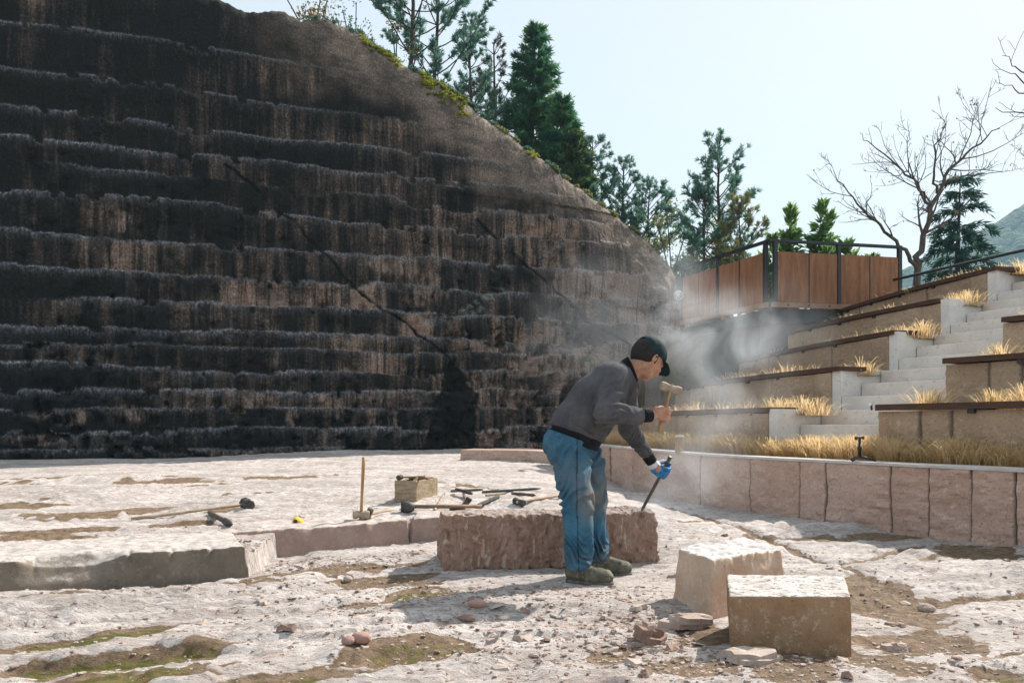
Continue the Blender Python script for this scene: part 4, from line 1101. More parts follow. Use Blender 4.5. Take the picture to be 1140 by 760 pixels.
def pine(base, h, label, seed, spread=.30, t0=.30, tuft=.26, dens=1.0, lean=(0, 0), mat=None, group='pines on the slope', name='pine_tree', needles=20, trunk=None):
    r = np.random.RandomState(seed)
    o = thing(name, label, 'tree', tuple(base), 0, group); b = np.array(base, float)
    top = b+np.array([lean[0], lean[1], h])
    tp_ = [b+(top-b)*k/8+np.r_[r.randn(2)*.03*h/8, 0] for k in range(9)]
    rt = trunk or .017*h
    m = MB().tube(tp_, [rt*(1-.85*k/8) for k in range(9)], 8)
    C = []; D = []
    z = t0
    while z < .99:
        nb_ = 3+r.randint(3)
        a0 = r.rand()*6.28
        for k in range(nb_):
            if r.rand() > .85*dens+.1: continue
            a = a0+6.283*k/nb_+r.randn()*.3
            prof = math.sin(min(1, (1-z)/(1-t0)*1.02+.08)*math.pi*.62)
            L = h*spread*prof*(.6+.6*r.rand())+.08
            P = limb(r, along(tp_, min(z+r.randn()*.01, .995)), (math.cos(a), math.sin(a), .25+.5*z), L, 5, .10, .10)
            m.tube(P, [rt*.30*(1-z*.6)*(1-.8*i/5)+.004 for i in range(6)], 5, caps=False)
            for q in range(int(3+L/tuft*2.2)):
                f = .35+.65*r.rand()**.7
                p0 = along(P, f); dd = (P[-1]-P[0])/np.linalg.norm(P[-1]-P[0])+rdir(r, 1)[0]*.8+np.array([0, 0, .35]); dd /= np.linalg.norm(dd)
                e = p0+dd*tuft*(.5+.7*r.rand())
                m.tube([p0, e], [.007, .004], 4, caps=False)
                nn = needles
                v = rdir(r, nn)*.75+dd*.9; v /= np.linalg.norm(v, axis=1)[:, None]
                C.append(e-dd*tuft*.45*r.rand(nn)[:, None]); D.append(v)
        z += .045+.03*r.rand()
    m.build('trunk', M_bark, o)
    C = np.concatenate(C); D = np.concatenate(D)
    leaves('crown', C, D, tuft*(.45+.35*r.rand(len(C))), tuft*.11, mat or M_pine, o, r)
    return o
def cedar(base, h, rad, label, seed, mat, droop=.25, lay=.030, fine=.16, name='cedar_tree', group=None, t0=.04, pw=.8, dens=1.0, wl=.34):
    r = np.random.RandomState(seed)
    o = thing(name, label, 'tree', tuple(base), 0, group); b = np.array(base, float)
    m = MB().tube([b, b+np.array([0, 0, h*.5]), b+np.array([.02*h, 0, h])], [.022*h, .014*h, .004], 8)
    C = []; D = []; z = t0
    while z < 1:
        nb_ = int((5+r.randint(4))*dens)+1
        for k in range(nb_):
            a = 6.283*(k+r.rand()*.8)/nb_
            L = rad*(max(1-z, .02)**pw)*(.65+.5*r.rand())+.05*rad
            P = limb(r, b+np.array([.02*h*z, 0, h*(z+r.randn()*.006)]), (math.cos(a), math.sin(a), .22), L, 5, .06, .06, droop)
            m.tube(P, [.012*h*(1-z)*(1-.8*i/5)*.5+.003 for i in range(6)], 4, caps=False)
            n = int(6+L/fine*7*dens)
            for q in range(n):
                f = .12+.88*r.rand(); p = along(P, f); dd = (P[-1]-P[0]); dd = dd/np.linalg.norm(dd)
                nn = 6
                v = rdir(r, nn)*.6+dd*.7+np.array([0, 0, -.15]); v /= np.linalg.norm(v, axis=1)[:, None]
                C.append(p+r.randn(nn, 3)*fine*.32*np.array([1, 1, .5])); D.append(v)
        z += lay*(.7+.6*r.rand())
    m.build('trunk', M_bark, o)
    C = np.concatenate(C); D = np.concatenate(D)
    leaves('crown', C, D, fine*(.8+.8*r.rand(len(C))), fine*wl, mat, o, r)
    return o
def bush(base, h, w_, label, seed, mat, n=900, leaf=.10, clumps=14, name='leafy_bush', group=None, stems=6, cat='bush', trunk=.0, wid=.5, barkm=None):
    r = np.random.RandomState(seed)
    o = thing(name, label, cat, tuple(base), 0, group); b = np.array(base, float)
    m = MB(); C = []; D = []
    for k in range(clumps):
        a = r.rand()*6.283; rr_ = math.sqrt(r.rand())*w_*.5; zz = h*(trunk+(1-trunk)*(.15+.85*r.rand())*(1-.35*(rr_/(w_*.5))**2))
        c = b+np.array([math.cos(a)*rr_, math.sin(a)*rr_, zz])
        b0_ = b+np.r_[r.randn(2)*.06*w_, .02]; P = [b0_+(c-b0_)*t_+np.array([(b[0]-c[0])*.25, (b[1]-c[1])*.25, .06*h])*math.sin(math.pi*t_)*(1-t_*.3) for t_ in (0, .2, .4, .6, .8, 1)]
        if k < stems*3: m.tube(P, [min(.012*h, .035)*(1-.75*i/len(P))+.004 for i in range(len(P))], 5, caps=False)
        nn = int(n/clumps*(.5+r.rand()))
        cs = w_*(.10+.10*r.rand())
        p = rdir(r, nn)*(r.rand(nn, 1)**.6)*cs*np.array([1.15, 1.15, .95])
        C.append(c+p); v = p/cs*.7+rdir(r, nn)*.7+np.array([0, 0, .15]); D.append(v/np.linalg.norm(v, axis=1)[:, None])
    m.build('stems' if trunk == 0 else 'trunk', barkm or M_bark, o)
    C = np.concatenate(C); D = np.concatenate(D)
    leaves('foliage' if trunk == 0 else 'crown', C, D, leaf*(.6+.7*r.rand(len(C))), leaf*wid, mat, o, r)
    return o
def shoot_shrub(base, shoots, label, seed, mat, leaf=.16, group=None, name='evergreen_shrub'):
    """upright shoots with whorled long leaves; shoots: list of (dx, dy, height)"""
    r = np.random.RandomState(seed)
    o = thing(name, label, 'shrub', tuple(base), 0, group); b = np.array(base, float)
    m = MB(); C = []; D = []
    for (dx, dy, h) in shoots:
        e = b+np.array([dx, dy, h]); P = limb(r, b+np.array([dx*.4, dy*.4, 0]), e-b-np.array([dx*.4, dy*.4, 0]), h, 6, .02, .03)
        m.tube(P, [.018*(1-.8*i/6)+.004 for i in range(7)], 5, caps=False)
        for q in range(int(h*26)):
            f = .25+.75*r.rand()
            p = along(P, f); nn = 6; a = r.rand(nn)*6.283; upv = .2+.9*(f > .85)
            v = np.stack([np.cos(a), np.sin(a), np.full(nn, upv)+r.randn(nn)*.25], 1); v /= np.linalg.norm(v, axis=1)[:, None]
            k = .26*(1.15-f)+.02
            C.append(p+v*r.rand(nn, 1)*k); D.append(v)
    m.build('stems', M_bark, o)
    C = np.concatenate(C); D = np.concatenate(D)
    leaves('foliage', C, D, leaf*(.6+.6*r.rand(len(C))), leaf*.34, mat, o, r)
    return o
def bare_tree(base, mains, label, seed, twigs=1.0, mat=None, group=None, leafn=40, lvl=3, tw=.010):
    """mains: list of (polyline of world points, start radius, end radius)"""
    r = np.random.RandomState(seed)
    o = thing('bare_tree', label, 'tree', tuple(base), 0, group)
    m = MB(); tips = []
    def grow(P, r0, r1, level):
        m.tube(P, [r0+(r1-r0)*i/(len(P)-1) for i in range(len(P))], 7 if level == 0 else 5 if level == 1 else 4, caps=False)
        if level >= lvl: tips.append(P[-1]); return
        L = sum(np.linalg.norm(P[i+1]-P[i]) for i in range(len(P)-1))
        n = int((L*[2.6, 3.6, 5.0][level])*twigs+r.rand())
        for k in range(n):
            f = (.28 if level == 0 else .15)+(.8)*r.rand(); f = min(f, .98)
            p = along(P, f); i = min(int(f*(len(P)-1)), len(P)-2); t_ = P[i+1]-P[i]; t_ = t_/np.linalg.norm(t_)
            d_ = t_*.75+rdir(r, 1)[0]*.75+np.array([0, 0, .22]); 
            l = L*(.28+.3*r.rand())*(1.05-f*.5)*[1, .85, .8][level]; l = min(l, 1.4)
            rr_ = (r0+(r1-r0)*f)*.55
            grow(limb(r, p, d_, l, 5, .05, .15), max(rr_, .004), .0028, level+1)
    for (P, r0, r1) in mains:
        r0 *= .66; r1 *= .6
        P = [np.array(p, float) for p in P]
        Q = [P[0]]
        for a, b in zip(P[:-1], P[1:]):
            for k in (1, 2, 3): Q.append(a+(b-a)*k/3+(r.randn(3)*.03 if k < 3 else 0))
        grow(Q, r0, r1, 0)
    m.build('branches', mat or M_barkl, o, True)
    if leafn:
        i = r.randint(len(tips), size=leafn); C = np.array(tips)[i]
        leaves('dead_leaves', C, rdir(r, leafn)*np.array([1, 1, .4])+np.array([0, 0, -.6]), .05, .035, M_leafo, o, r)
    return o

def on_hill(px, Y): 
    X = (px-CX)*Y/F_PX; return (X, Y, hill_z(X, Y)-.05)
def height_to(px, py, Y):
    b = on_hill(px, Y); return b, CAM_H+(HY-py)*Y/F_PX-b[2]
# pines at the crest
b, h = height_to(458, -190, 29.0); pine(b, h, 'tall dark pine rising out of the picture above the crest, left of its twin', 501, .20, .18, .27, 1.1, group=None, trunk=.12, needles=24)
b, h = height_to(485, -160, 30.5); pine(b, h, 'second tall dark pine above the crest, branching low on both sides', 502, .24, .08, .27, 1.15, group=None, trunk=.11, needles=24)
b, h = height_to(524, 28, 31); pine(b, h, 'thin airy pine between the tall pines and the dense green conifer', 503, .20, .12, .26, .85, group=None)
b, h = height_to(550, 48, 33); pine(b, h, 'thin brownish pine touching the left side of the dense green conifer', 504, .17, .05, .26, .8, group=None, mat=leaf_mat('brownish_needles', (.05, .055, .040), (.09, .085, .06)))
b, h = height_to(591, 27, 31); cedar(b, h, 2.6, 'dense dark green conical conifer on the rock crest', 511, M_cedar, .25, .045, .19, dens=1.0, pw=.75, t0=.02, wl=.26)
b, h = height_to(622, 104, 29.5); cedar(b, h, 1.7, 'lower lighter green conifer against the right side of the dense one', 512, M_cedar, .3, .05, .18, dens=.95, pw=.7, t0=.02, wl=.26)
b, h = height_to(636, 150, 29.0); cedar(b, h, 1.3, 'small yellowish green conifer at the foot of the dense one', 513, leaf_mat('yellow_green_sprays', (.05, .10, .035), (.11, .16, .05)), .3, .04, .18, dens=1.1, pw=.6, t0=.02)
b, h = height_to(660, 158, 29.5); pine(b, h, 'young pine right of the green conifers, first of the crest row', 521, .26, .05, .22, .95, group=None)
b, h = height_to(693, 182, 30.0); pine(b, h, 'young pine in the middle of the crest row with one thin leader', 522, .24, .05, .22, .95, group=None)
b, h = height_to(722, 205, 30.5); pine(b, h, 'last young pine of the crest row before the slope ends', 523, .30, .05, .22, .95, group=None)
def back_bush(px, py, Y, w_, lab, seed, mat, n=1400, leaf=.13, **k):
    b, h = height_to(px, py, Y); return bush(b, h, w_, lab, seed, mat, n, leaf, **k)
back_bush(747, 228, 28, 2.2, 'olive bush just behind the low end of the rock crest', 531, M_leafy, 5200, .12, clumps=44)
back_bush(775, 226, 29.5, 2.6, 'airy yellowish bush behind the left side of the deck', 532, M_leafy, 6000, .11, clumps=60)
back_bush(706, 222, 33, 2.4, 'blue green bush peeping over the middle of the crest', 533, M_leafb, 2000, .14, clumps=22)
back_bush(668, 190, 33, 2.8, 'grey green bush behind the row of young pines', 534, M_leafb, 2000, .14, clumps=22)
back_bush(562, 120, 32, 2.2, 'reddish twiggy bush at the foot of the dense conifer', 535, leaf_mat('russet_leaves', (.07, .05, .035), (.12, .08, .055)), 1600, .11, clumps=26)
back_bush(530, 84, 32.5, 2.6, 'low brownish thicket at the crest below the thin pines', 536, leaf_mat('thicket_leaves', (.04, .05, .035), (.085, .08, .05)), 2200, .12, clumps=30)
back_bush(443, 26, 27, 1.8, 'small dry bush on the crest left of the tall pines', 537, leaf_mat('dry_leaves', (.07, .065, .03), (.13, .11, .05)), 1000, .10, clumps=20)
back_bush(352, -46, 27, 3.0, 'ochre autumn bush at the top edge of the rock', 538, M_leafo, 2200, .12, clumps=30)
back_bush(398, -20, 30, 2.2, 'sparse grey twiggy bush above the crest near the top edge', 539, M_pine, 700, .11, clumps=30)
b, h = height_to(800, 154, 27); pine(b, h, 'lone airy pine standing behind the deck', 541, .25, .14, .24, .95, group=None)
b, h = height_to(824, 228, 25); pine(b, h, 'small olive pine to the right of the lone pine', 542, .28, .05, .2, .9, group=None, mat=M_leafy)
b, h = height_to(784, 214, 26); pine(b, h, 'slender bluish sapling left of the lone pine', 543, .22, .05, .2, .9, group=None)
# evergreen shrubs behind the deck
zb = 3.1
for (px, Y, sh, lab, sd) in ((861, 19.5, [(-.35, 0, 1.9), (0, .2, 2.35), (.3, -.2, 2.0), (-.1, -.3, 1.6)], 'short leafy evergreen, leftmost of the shrubs behind the deck rail', 551),
                             (884, 19.0, [(-.05, 0, 2.95), (.14, .2, 2.5), (-.22, -.1, 2.3)], 'tall narrow evergreen shrub behind the deck rail, left of the broad one', 552),
                             (911, 19.5, [(-.12, 0, 3.2), (.32, 0, 2.95), (.1, .25, 2.6), (-.4, 0, 2.3), (.5, .1, 2.2)], 'broad bright evergreen shrub with two tips, tallest behind the deck rail', 553),
                             (938, 18.6, [(0, 0, 2.0), (-.3, 0, 1.9), (.24, .1, 1.75)], 'low bright evergreen shrub right of the broad one', 554),
                             (973, 18.2, [(0, 0, 1.62), (.15, .1, 1.5), (-.16, 0, 1.4)], 'lone small leafy shrub behind the right end of the deck rail', 555)):
    X = (px-CX)*Y/F_PX; shoot_shrub((X, Y, zb), sh, lab, sd, M_leafg, .24)
# the bare tree beside the stairs
Yb = 16.4
def bp(px, py, dy=0): return at(px, py, Yb+dy)
bx = bp(1020, 320)
bare_tree(bx, [([bx, bp(1023, 295), bp(1027, 272), bp(1034, 248), bp(1041, 222, .2), bp(1052, 196, .3), bp(1072, 176, .3), bp(1092, 160, .2), bp(1113, 143)], .115, .016),
               ([bp(1021, 300), bp(1012, 285, -.1), bp(998, 268, -.2), bp(980, 250, -.2), bp(962, 235, -.3), bp(945, 215, -.3), bp(928, 190, -.3)], .075, .010),
               ([bp(1036, 240, .1), bp(1030, 225, .3), bp(1022, 205, .4), bp(1005, 190, .5), bp(985, 172, .6), bp(966, 157, .6), bp(957, 148, .7)], .055, .008),
               ([bp(1043, 215, .2), bp(1040, 195, -.1), bp(1042, 170, -.3), bp(1048, 148, -.4), bp(1056, 125, -.5)], .045, .007),
               ([bp(1030, 222, .2), bp(1018, 200, -.3), bp(1010, 170, -.5), bp(1012, 145, -.6)], .03, .006),
               ([bp(1046, 206, .2), bp(1070, 196, .6), bp(1100, 193, .8), bp(1128, 190, .9)], .032, .007),
               ([bp(1012, 190, .4), bp(995, 196, .4), bp(978, 192, .3)], .02, .005)],
          'leafless grey tree with two spreading trunks beside the stairs', 561, 1.35, leafn=70)
Yb = 11.5
bx = at(1215, 330, Yb); bx = (bx[0], bx[1], 3.1)
bare_tree(bx, [([bx, at(1218, 250, Yb), at(1205, 160, Yb), at(1190, 100, Yb), at(1180, 40, Yb)], .09, .03),
               ([at(1205, 160, Yb), at(1175, 120, Yb), at(1150, 90, Yb), at(1130, 74, Yb), at(1116, 62, Yb)], .035, .006),
               ([at(1204, 150, Yb), at(1170, 132, Yb), at(1140, 126, Yb), at(1108, 120, Yb)], .035, .006),
               ([at(1180, 122, Yb), at(1155, 108, Yb), at(1130, 100, Yb), at(1112, 92, Yb)], .026, .005),
               ([at(1150, 90, Yb), at(1130, 82, Yb), at(1106, 78, Yb)], .018, .004)],
          'leafless tree reaching in from the right edge with bare twigs', 562, .75, leafn=14, lvl=3, mat=M_bark)
X = at(1066, 305, 20.5); cedar((X[0], X[1], 3.3), CAM_H+(HY-188)*20.5/F_PX-3.3, 1.15, 'dark fir with drooping boughs behind the bare tree', 563, M_fir, .95, .085, .17, name='fir_tree', t0=.25, pw=.45, dens=.55, wl=.22)
# moss and low growth along the crest
def crest_pt(px, back=.1):
    r_ = (px-CX)/F_PX; k = (r_*WA[1]-WA[0])/(WD[0]-r_*WD[1]); p = WA+WD*k-WN*back
    return np.array([p[0], p[1], float(crest(np.array([k]))[0])])
def moss(px0, px1, n, label, seed, mat, down=.35, leaf=.05, behind=.0):
    r = np.random.RandomState(seed); C = []
    ka, kb_ = [((px-CX)/F_PX*WA[1]-WA[0])/(WD[0]-(px-CX)/F_PX*WD[1]) for px in (px0, px1)]
    for k in range(n):
        u = ka+(kb_-ka)*r.rand(); i_ = int(np.argmin(np.abs(U-u))); dn = down*r.rand()**1.4
        j_ = int(np.argmin(np.abs(ZZ[i_]-(C_CREST[i_]-dn)))) if r.rand() > behind else NV+1+r.randint(3)
        c = V3[i_, j_]; nn = 40
        q = rdir(r, nn)*(r.rand(nn, 1)**.5)*np.array([.10, .10, .06])*(.6+.9*r.rand())
        q[:, 2] = np.abs(q[:, 2])*.8
        C.append(c+np.array([WN[0]*.02, WN[1]*.02, .01])+q)
    C = np.concatenate(C); D = rdir(r, len(C))*.8+np.array([0, -.2, .5]); D /= np.linalg.norm(D, axis=1)[:, None]
    o = leaves('moss', C, D, leaf, leaf*.7, mat, None, r)
    return tag(o, label, kind='stuff')
moss(474, 522, 90, 'bright lime moss cushion on the crest below the second tall pine', 571, M_moss, .75, .06, .3)
moss(404, 448, 60, 'lime moss fringe on the crest left of the tall pines', 572, M_moss, .35, .05, .4)
moss(589, 600, 8, 'small lime moss spot on the crest under the dense conifer', 573, M_moss, .3, .05)
moss(340, 400, 30, 'dark green growth along the crest near the top edge', 574, M_leafb, .12, .06, .6)
moss(404, 640, 110, 'dark scrub fringe along the sloping rock crest', 575, M_leafb, .10, .085, .75)
moss(560, 758, 70, 'olive scrub fringe towards the low end of the rock crest', 576, M_leafy, .08, .07, .7)
# ================================================================== the stonemason
def zf(x, y): return floor_z(x, y)
FZr = zf(.45, 4.64); FZl = zf(.6, 4.95)
man = thing('person', 'man in grey sweater, jeans and dark cap bending to chisel the long block', 'person', (.45, 4.78, 0))
t = NT('skin'); v = t.coord('Position')
col = t.mix(t.ramp(t.noise(v, 28, 4, .6), .35, .68), (.36, .175, .105), (.47, .255, .17))
M_skin = t.done(col, .5, t.bump(t.noise(v, 160, 3, .6), .2, .003), spec=.4)
t = NT('grey_knit'); v = t.coord('Position')
col = t.mix(t.ramp(t.noise(v, 5, 5, .65), .35, .68), (.062, .061, .067), (.108, .105, .110))
col = t.mix(t.ramp(t.noise(v, 70, 4, .7), .5, .70, 0, .5), col, (.135, .13, .135))
wv = t.n('ShaderNodeTexWave', wave_type='BANDS', bands_direction='Z'); t.set(wv.inputs['Vector'], t.coord('Position', (.8, .2, 1))); wv.inputs['Scale'].default_value = 34; wv.inputs['Distortion'].default_value = 1.2
nm = t.bump(t.noise(v, 240, 2, .6), .5, .004); nm = t.bump(wv.outputs['Fac'], .18, .004, nm)
M_knit = t.done(col, .95, nm, spec=.1)
M_rib = mottled('black_ribbing', (.010, .010, .012), (.020, .020, .023), 30, .95, .5, 200, .004, spec=.1)
t = NT('worn_denim'); v = t.coord('Position')
col = t.mix(t.ramp(t.noise(v, 7, 5, .65), .34, .68), (.019, .088, .155), (.048, .155, .24))
col = t.mix(t.ramp(t.noise(v, 90, 3, .7), .52, .70, 0, .7), col, (.10, .19, .24))
col = t.mix(t.math('MULTIPLY', t.attr('worn'), t.ramp(t.noise(v, 16, 5, .7), .3, .6)), col, (.135, .15, .155))
col = t.mix(t.math('MULTIPLY', t.attr('dusty'), t.ramp(t.noise(v, 22, 5, .7), .38, .60)), col, (.19, .17, .15))
col = t.mix(t.attr('seam'), col, (.008, .022, .04))
M_denim = t.done(col, .85, t.bump(t.noise(v, 220, 3, .6), .4, .003, t.bump(t.noise(v, 30, 4, .6), .25, .012)), spec=.2)
t = NT('olive_boot'); v = t.coord('Position')
col = t.mix(t.ramp(t.noise(v, 12, 5, .65), .36, .64), (.075, .070, .048), (.135, .128, .092))
col = t.mix(t.ramp(t.noise(v, 45, 4, .7), .52, .66, 0, .8), col, (.25, .22, .18))
M_boot = t.done(col, .75, t.bump(t.noise(v, 60, 4, .6), .3, .006))
M_sole = mottled('grey_rubber_sole', (.06, .06, .055), (.17, .155, .135), 25, .8, .3, 80, .004)
t = NT('cap_cloth'); v = t.coord('Position')
col = t.mix(t.ramp(t.noise(v, 22, 4, .6), .35, .65), (.006, .020, .024), (.014, .036, .040))
M_cap = t.done(col, .8, t.bump(t.noise(v, 260, 2, .6), .35, .003), spec=.25)
M_hair = mottled('black_hair', (.008, .007, .007), (.022, .018, .016), 60, .7, .6, 200, .006)
t = NT('dipped_glove'); v = t.coord('Position')
bl_ = t.mix(t.ramp(t.noise(v, 40, 4, .6), .35, .65), (.012, .13, .34), (.03, .24, .48))
wh_ = t.mix(t.ramp(t.noise(v, 60, 4, .6), .35, .65), (.5, .5, .52), (.72, .72, .73))
M_glove = t.done(t.mix(t.attr('dip'), wh_, bl_), .65, t.bump(t.noise(v, 150, 3, .6), .3, .003))

# head frame: forward, left, up
yaw, pit = math.radians(30), math.radians(38)
hf = np.array([math.cos(pit)*math.cos(yaw), math.cos(pit)*math.sin(yaw), -math.sin(pit)])
hl = np.array([-math.sin(yaw), math.cos(yaw), 0.0])
hu = np.cross(hf, hl); hu /= np.linalg.norm(hu)
if hu[2] < 0: hu = -hu
HR = np.stack([hf, hl, hu])
Hc = np.array([.822, 4.80, 1.318])
def hw(a, b, c): return Hc+hf*a+hl*b+hu*c
shR, elR, wrR = np.array([.612, 4.615, 1.185]), np.array([.522, 4.475, .978]), np.array([.800, 4.60, .968])
shL, elL, wrL = np.array([.70, 4.97, 1.155]), np.array([.748, 5.09, .895]), np.array([.908, 5.145, .668])
hipR, knR, anR = np.array([.340, 4.71, .80]), np.array([.383, 4.665, .455]), np.array([.388, 4.655, .10+FZr])
hipL, knL, anL = np.array([.445, 4.885, .80]), np.array([.500, 4.935, .455]), np.array([.528, 4.95, .10+FZl])
nape = hw(-.035, 0, -.055)
# hammer handle and chisel lines
hA = np.array([.868, 4.622, .930]); hB = np.array([.925, 4.645, 1.128]); hd = (hB-hA)/np.linalg.norm(hB-hA)
cTop = np.array([1.004, 5.150, .672]); cTip = np.array([.866, 5.335, .338]); cd = (cTip-cTop)/np.linalg.norm(cTip-cTop)

def hand(S, wrist, grip, ax, toward, side, rf, k=.008, scale=1.0):
    """fist round a shaft: grip point on the shaft, ax towards the thumb side, 'toward' = from the wrist side to the shaft,
    side = direction in which the fingers first pass the shaft"""
    ax = ax/np.linalg.norm(ax)
    tw = toward-ax*np.dot(toward, ax); tw /= np.linalg.norm(tw)
    sd_ = side-ax*np.dot(side, ax)-tw*np.dot(side, tw); sd_ /= np.linalg.norm(sd_)
    def L(t_, s_, a_): return grip+tw*t_*scale+sd_*s_*scale+ax*a_*scale
    pc = L(-.036, .010, .0)
    S.cone(wrist, L(-.050, .010, 0), rf*2.5, rf*2.3, .014)
    for a_ in (-.027, -.009, .009, .027):
        S.cone(L(-.058, .012, a_*.7), L(-.020, .026, a_), rf*1.55, rf*1.35, .010)
    ln = [.88, 1.0, .98, .9]
    for i, a_ in enumerate((-.031, -.0105, .0105, .031)):
        m = ln[i]
        pts = [L(-.020, .027, a_), L(.016*m, .031, a_*.98+.001), L(.031*m, .006, a_*.95), L(.019*m, -.021*m, a_*.93), L(.002, -.026, a_*.92)]
        rr = [rf*1.12, rf*1.05, rf*.98, rf*.92, rf*.82]
        for j in range(4): S.cone(pts[j], pts[j+1], rr[j], rr[j+1], .0035)
    pts = [L(-.048, -.004, .022), L(-.024, -.022, .040), L(.004, -.023, .050), L(.022, -.008, .050)]
    rr = [rf*1.45, rf*1.25, rf*1.08, rf*.9]
    for j in range(3): S.cone(pts[j], pts[j+1], rr[j], rr[j+1], .006)

S = Solid((.12, 4.35, -.02), (1.10, 5.36, 1.47), .0050)
# trunk and limbs under the clothes
S.cone((.38, 4.80, .83), (.50, 4.80, 1.02), .10, .105, .03, 1.25).cone((.50, 4.80, 1.02), (.63, 4.80, 1.17), .105, .10, .03, 1.35)
S.cone(shR+np.array([.01, .03, 0]), shL-np.array([.01, .03, 0]), .055, .055, .03)
for (a, b, c) in ((shR, elR, wrR), (shL, elL, wrL)):
    S.cone(a, b, .050, .040, .02).cone(b, c, .040, .028, .015)
for (a, b, c, fz_) in ((hipR, knR, anR, FZr), (hipL, knL, anL, FZl)):
    S.cone(a, b, .085, .058, .03).cone(b, c, .056, .040, .02)
    S.cone(c, c+np.array([.085, -.03, -.062]), .034, .022, .02)
S.cone((.655, 4.80, 1.205), nape+hf*.02, .060, .057, .03)
# head
S.ell(hw(-.008, 0, .022), (.098, .076, .100), .02, HR)
S.ell(hw(.030, 0, -.040), (.062, .060, .078), .03, HR)
S.cone(hw(.050, .020, -.098), hw(.050, -.020, -.098), .022, .022, .03)
for s_ in (1, -1): S.cone(hw(-.005, .056*s_, -.050), hw(.045, .028*s_, -.096), .016, .016, .025)
S.cone(hw(.086, -.028, .012), hw(.086, .028, .012), .014, .014, .014)
for s_ in (1, -1):
    S.ell(hw(.090, .031*s_, -.008), (.014, .017, .010), .012, HR, sub=True)
    S.ell(hw(.070, .042*s_, -.035), (.024, .020, .020), .02, HR)
S.cone(hw(.092, 0, .000), hw(.112, 0, -.038), .009, .013, .012)
for s_ in (1, -1): S.ell(hw(.100, .012*s_, -.042), (.010, .008, .008), .008, HR)
S.cone(hw(.086, .018, -.066), hw(.086, -.018, -.066), .008, .008, .008); S.cone(hw(.092, .010, -.063), hw(.092, -.010, -.063), .006, .006, .006)
S.cone(hw(.094, .017, -.0715), hw(.094, -.017, -.0715), .0035, .0035, .003, sub=True)
S.cone(hw(.084, .014, -.078), hw(.084, -.014, -.078), .008, .008, .008)
for s_ in (1, -1):
    S.ell(hw(-.010, .080*s_, -.012), (.018, .009, .033), .006, HR); S.ell(hw(-.006, .089*s_, -.010), (.010, .005, .020), .004, HR, sub=True)
hand(S, wrR, hA+hd*.045, hd, np.array([1.0, .10, 0]), np.array([.1, -1, 0]), .0098)
S.cone(wrL, wrL+np.array([.03, .003, -.03]), .027, .030, .01)
S.build('body', M_skin, man, 1)
for s_ in (1, -1):
    e = MB(); c = hw(.083, .031*s_, -.008)
    for a in range(1): e.lathe(c-hf*.0105, [(.0, 0), (.007, .003), (.0105, .0105), (.007, .018), (.0, .021)], 12, tuple(hf))
    eo = e.build('eye', M_white, man, True)
    MB().lathe(c+hf*.0085, [(0, 0), (.0045, .001), (0, .0025)], 10, tuple(hf)).build('iris', M_hair, eo, True, world=False).data.transform(Matrix.Translation(-Vector(man.location)))
    MB().tube([hw(.101, .014*s_, .016), hw(.099, .030*s_, .021), hw(.088, .046*s_, .014)], [.003, .0042, .002], 6).build('eyebrow', M_hair, man, True)
# hair and cap
S = Solid(Hc-.16, Hc+.16, .0042)
S.ell(hw(-.018, 0, .008), (.109, .087, .110), .01, HR)
S.plane(hw(.0, 0, .052), hu); S.plane(hw(-.03, 0, -.062), -hu+.25*hf); S.plane(hw(.012, 0, 0), hf+.15*hu)
S.warp(lambda x, y, z: np.abs(fbm(x*70, y*70, z*70, oct=2, seed=601))*.006)
S.build('hair', M_hair, man, 1)
S = Solid(Hc-.20, Hc+.20, .0042)
S.ell(hw(-.008, 0, .034), (.110, .091, .103), .01, HR)
S.plane(hw(.0, 0, .016), -hu+.14*hf)
S.ell(hw(-.102, 0, .045), (.03, .034, .024), .008, HR, sub=True)
S.warp(lambda x, y, z: -np.exp(-(((x-Hc[0])*hl[0]+(y-Hc[1])*hl[1])/.003)**2)*.0012+fbm(x*25, y*25, z*25, oct=2, seed=603)*.003)
cp_ = S.build('cap', M_cap, man, 1)
S = Solid(Hc-.22, Hc+.26, .0042)
def brim():
    s, X, Y, Z = S.sl(S.lo, S.lo+S.n*S.h)
    x = X-Hc[0]; y = Y-Hc[1]; z = Z-Hc[2]
    a = x*hf[0]+y*hf[1]+z*hf[2]; b = x*hl[0]+y*hl[1]+z*hl[2]; c = x*hu[0]+y*hu[1]+z*hu[2]
    surf = .036-2.6*b*b-.42*np.clip(a-.09, 0, 1)
    d = np.maximum(np.abs(c-surf)-.0045, np.sqrt(((a-.085)/.088)**2+(b/.083)**2)*.083-.083)
    S.F = np.maximum(d, .075-a).astype(np.float32)
brim()
o = S.build('brim', M_cap, None, 1); o.data.transform(Matrix.Translation(-Vector(man.location))); o.parent = cp_
MB().tube([hw(-.100, .040, .034), hw(-.116, .0, .032), hw(-.100, -.040, .034)], .007, 8, flat=.5).build('strap', M_cap, cp_, True, world=False).data.transform(Matrix.Translation(-Vector(man.location)))
MB().lathe(hw(0, 0, .136), [(.0, 0), (.008, 0), (.007, .005), (0, .007)], 10, tuple(hu)).build('button', M_cap, cp_, True, world=False).data.transform(Matrix.Translation(-Vector(man.location)))

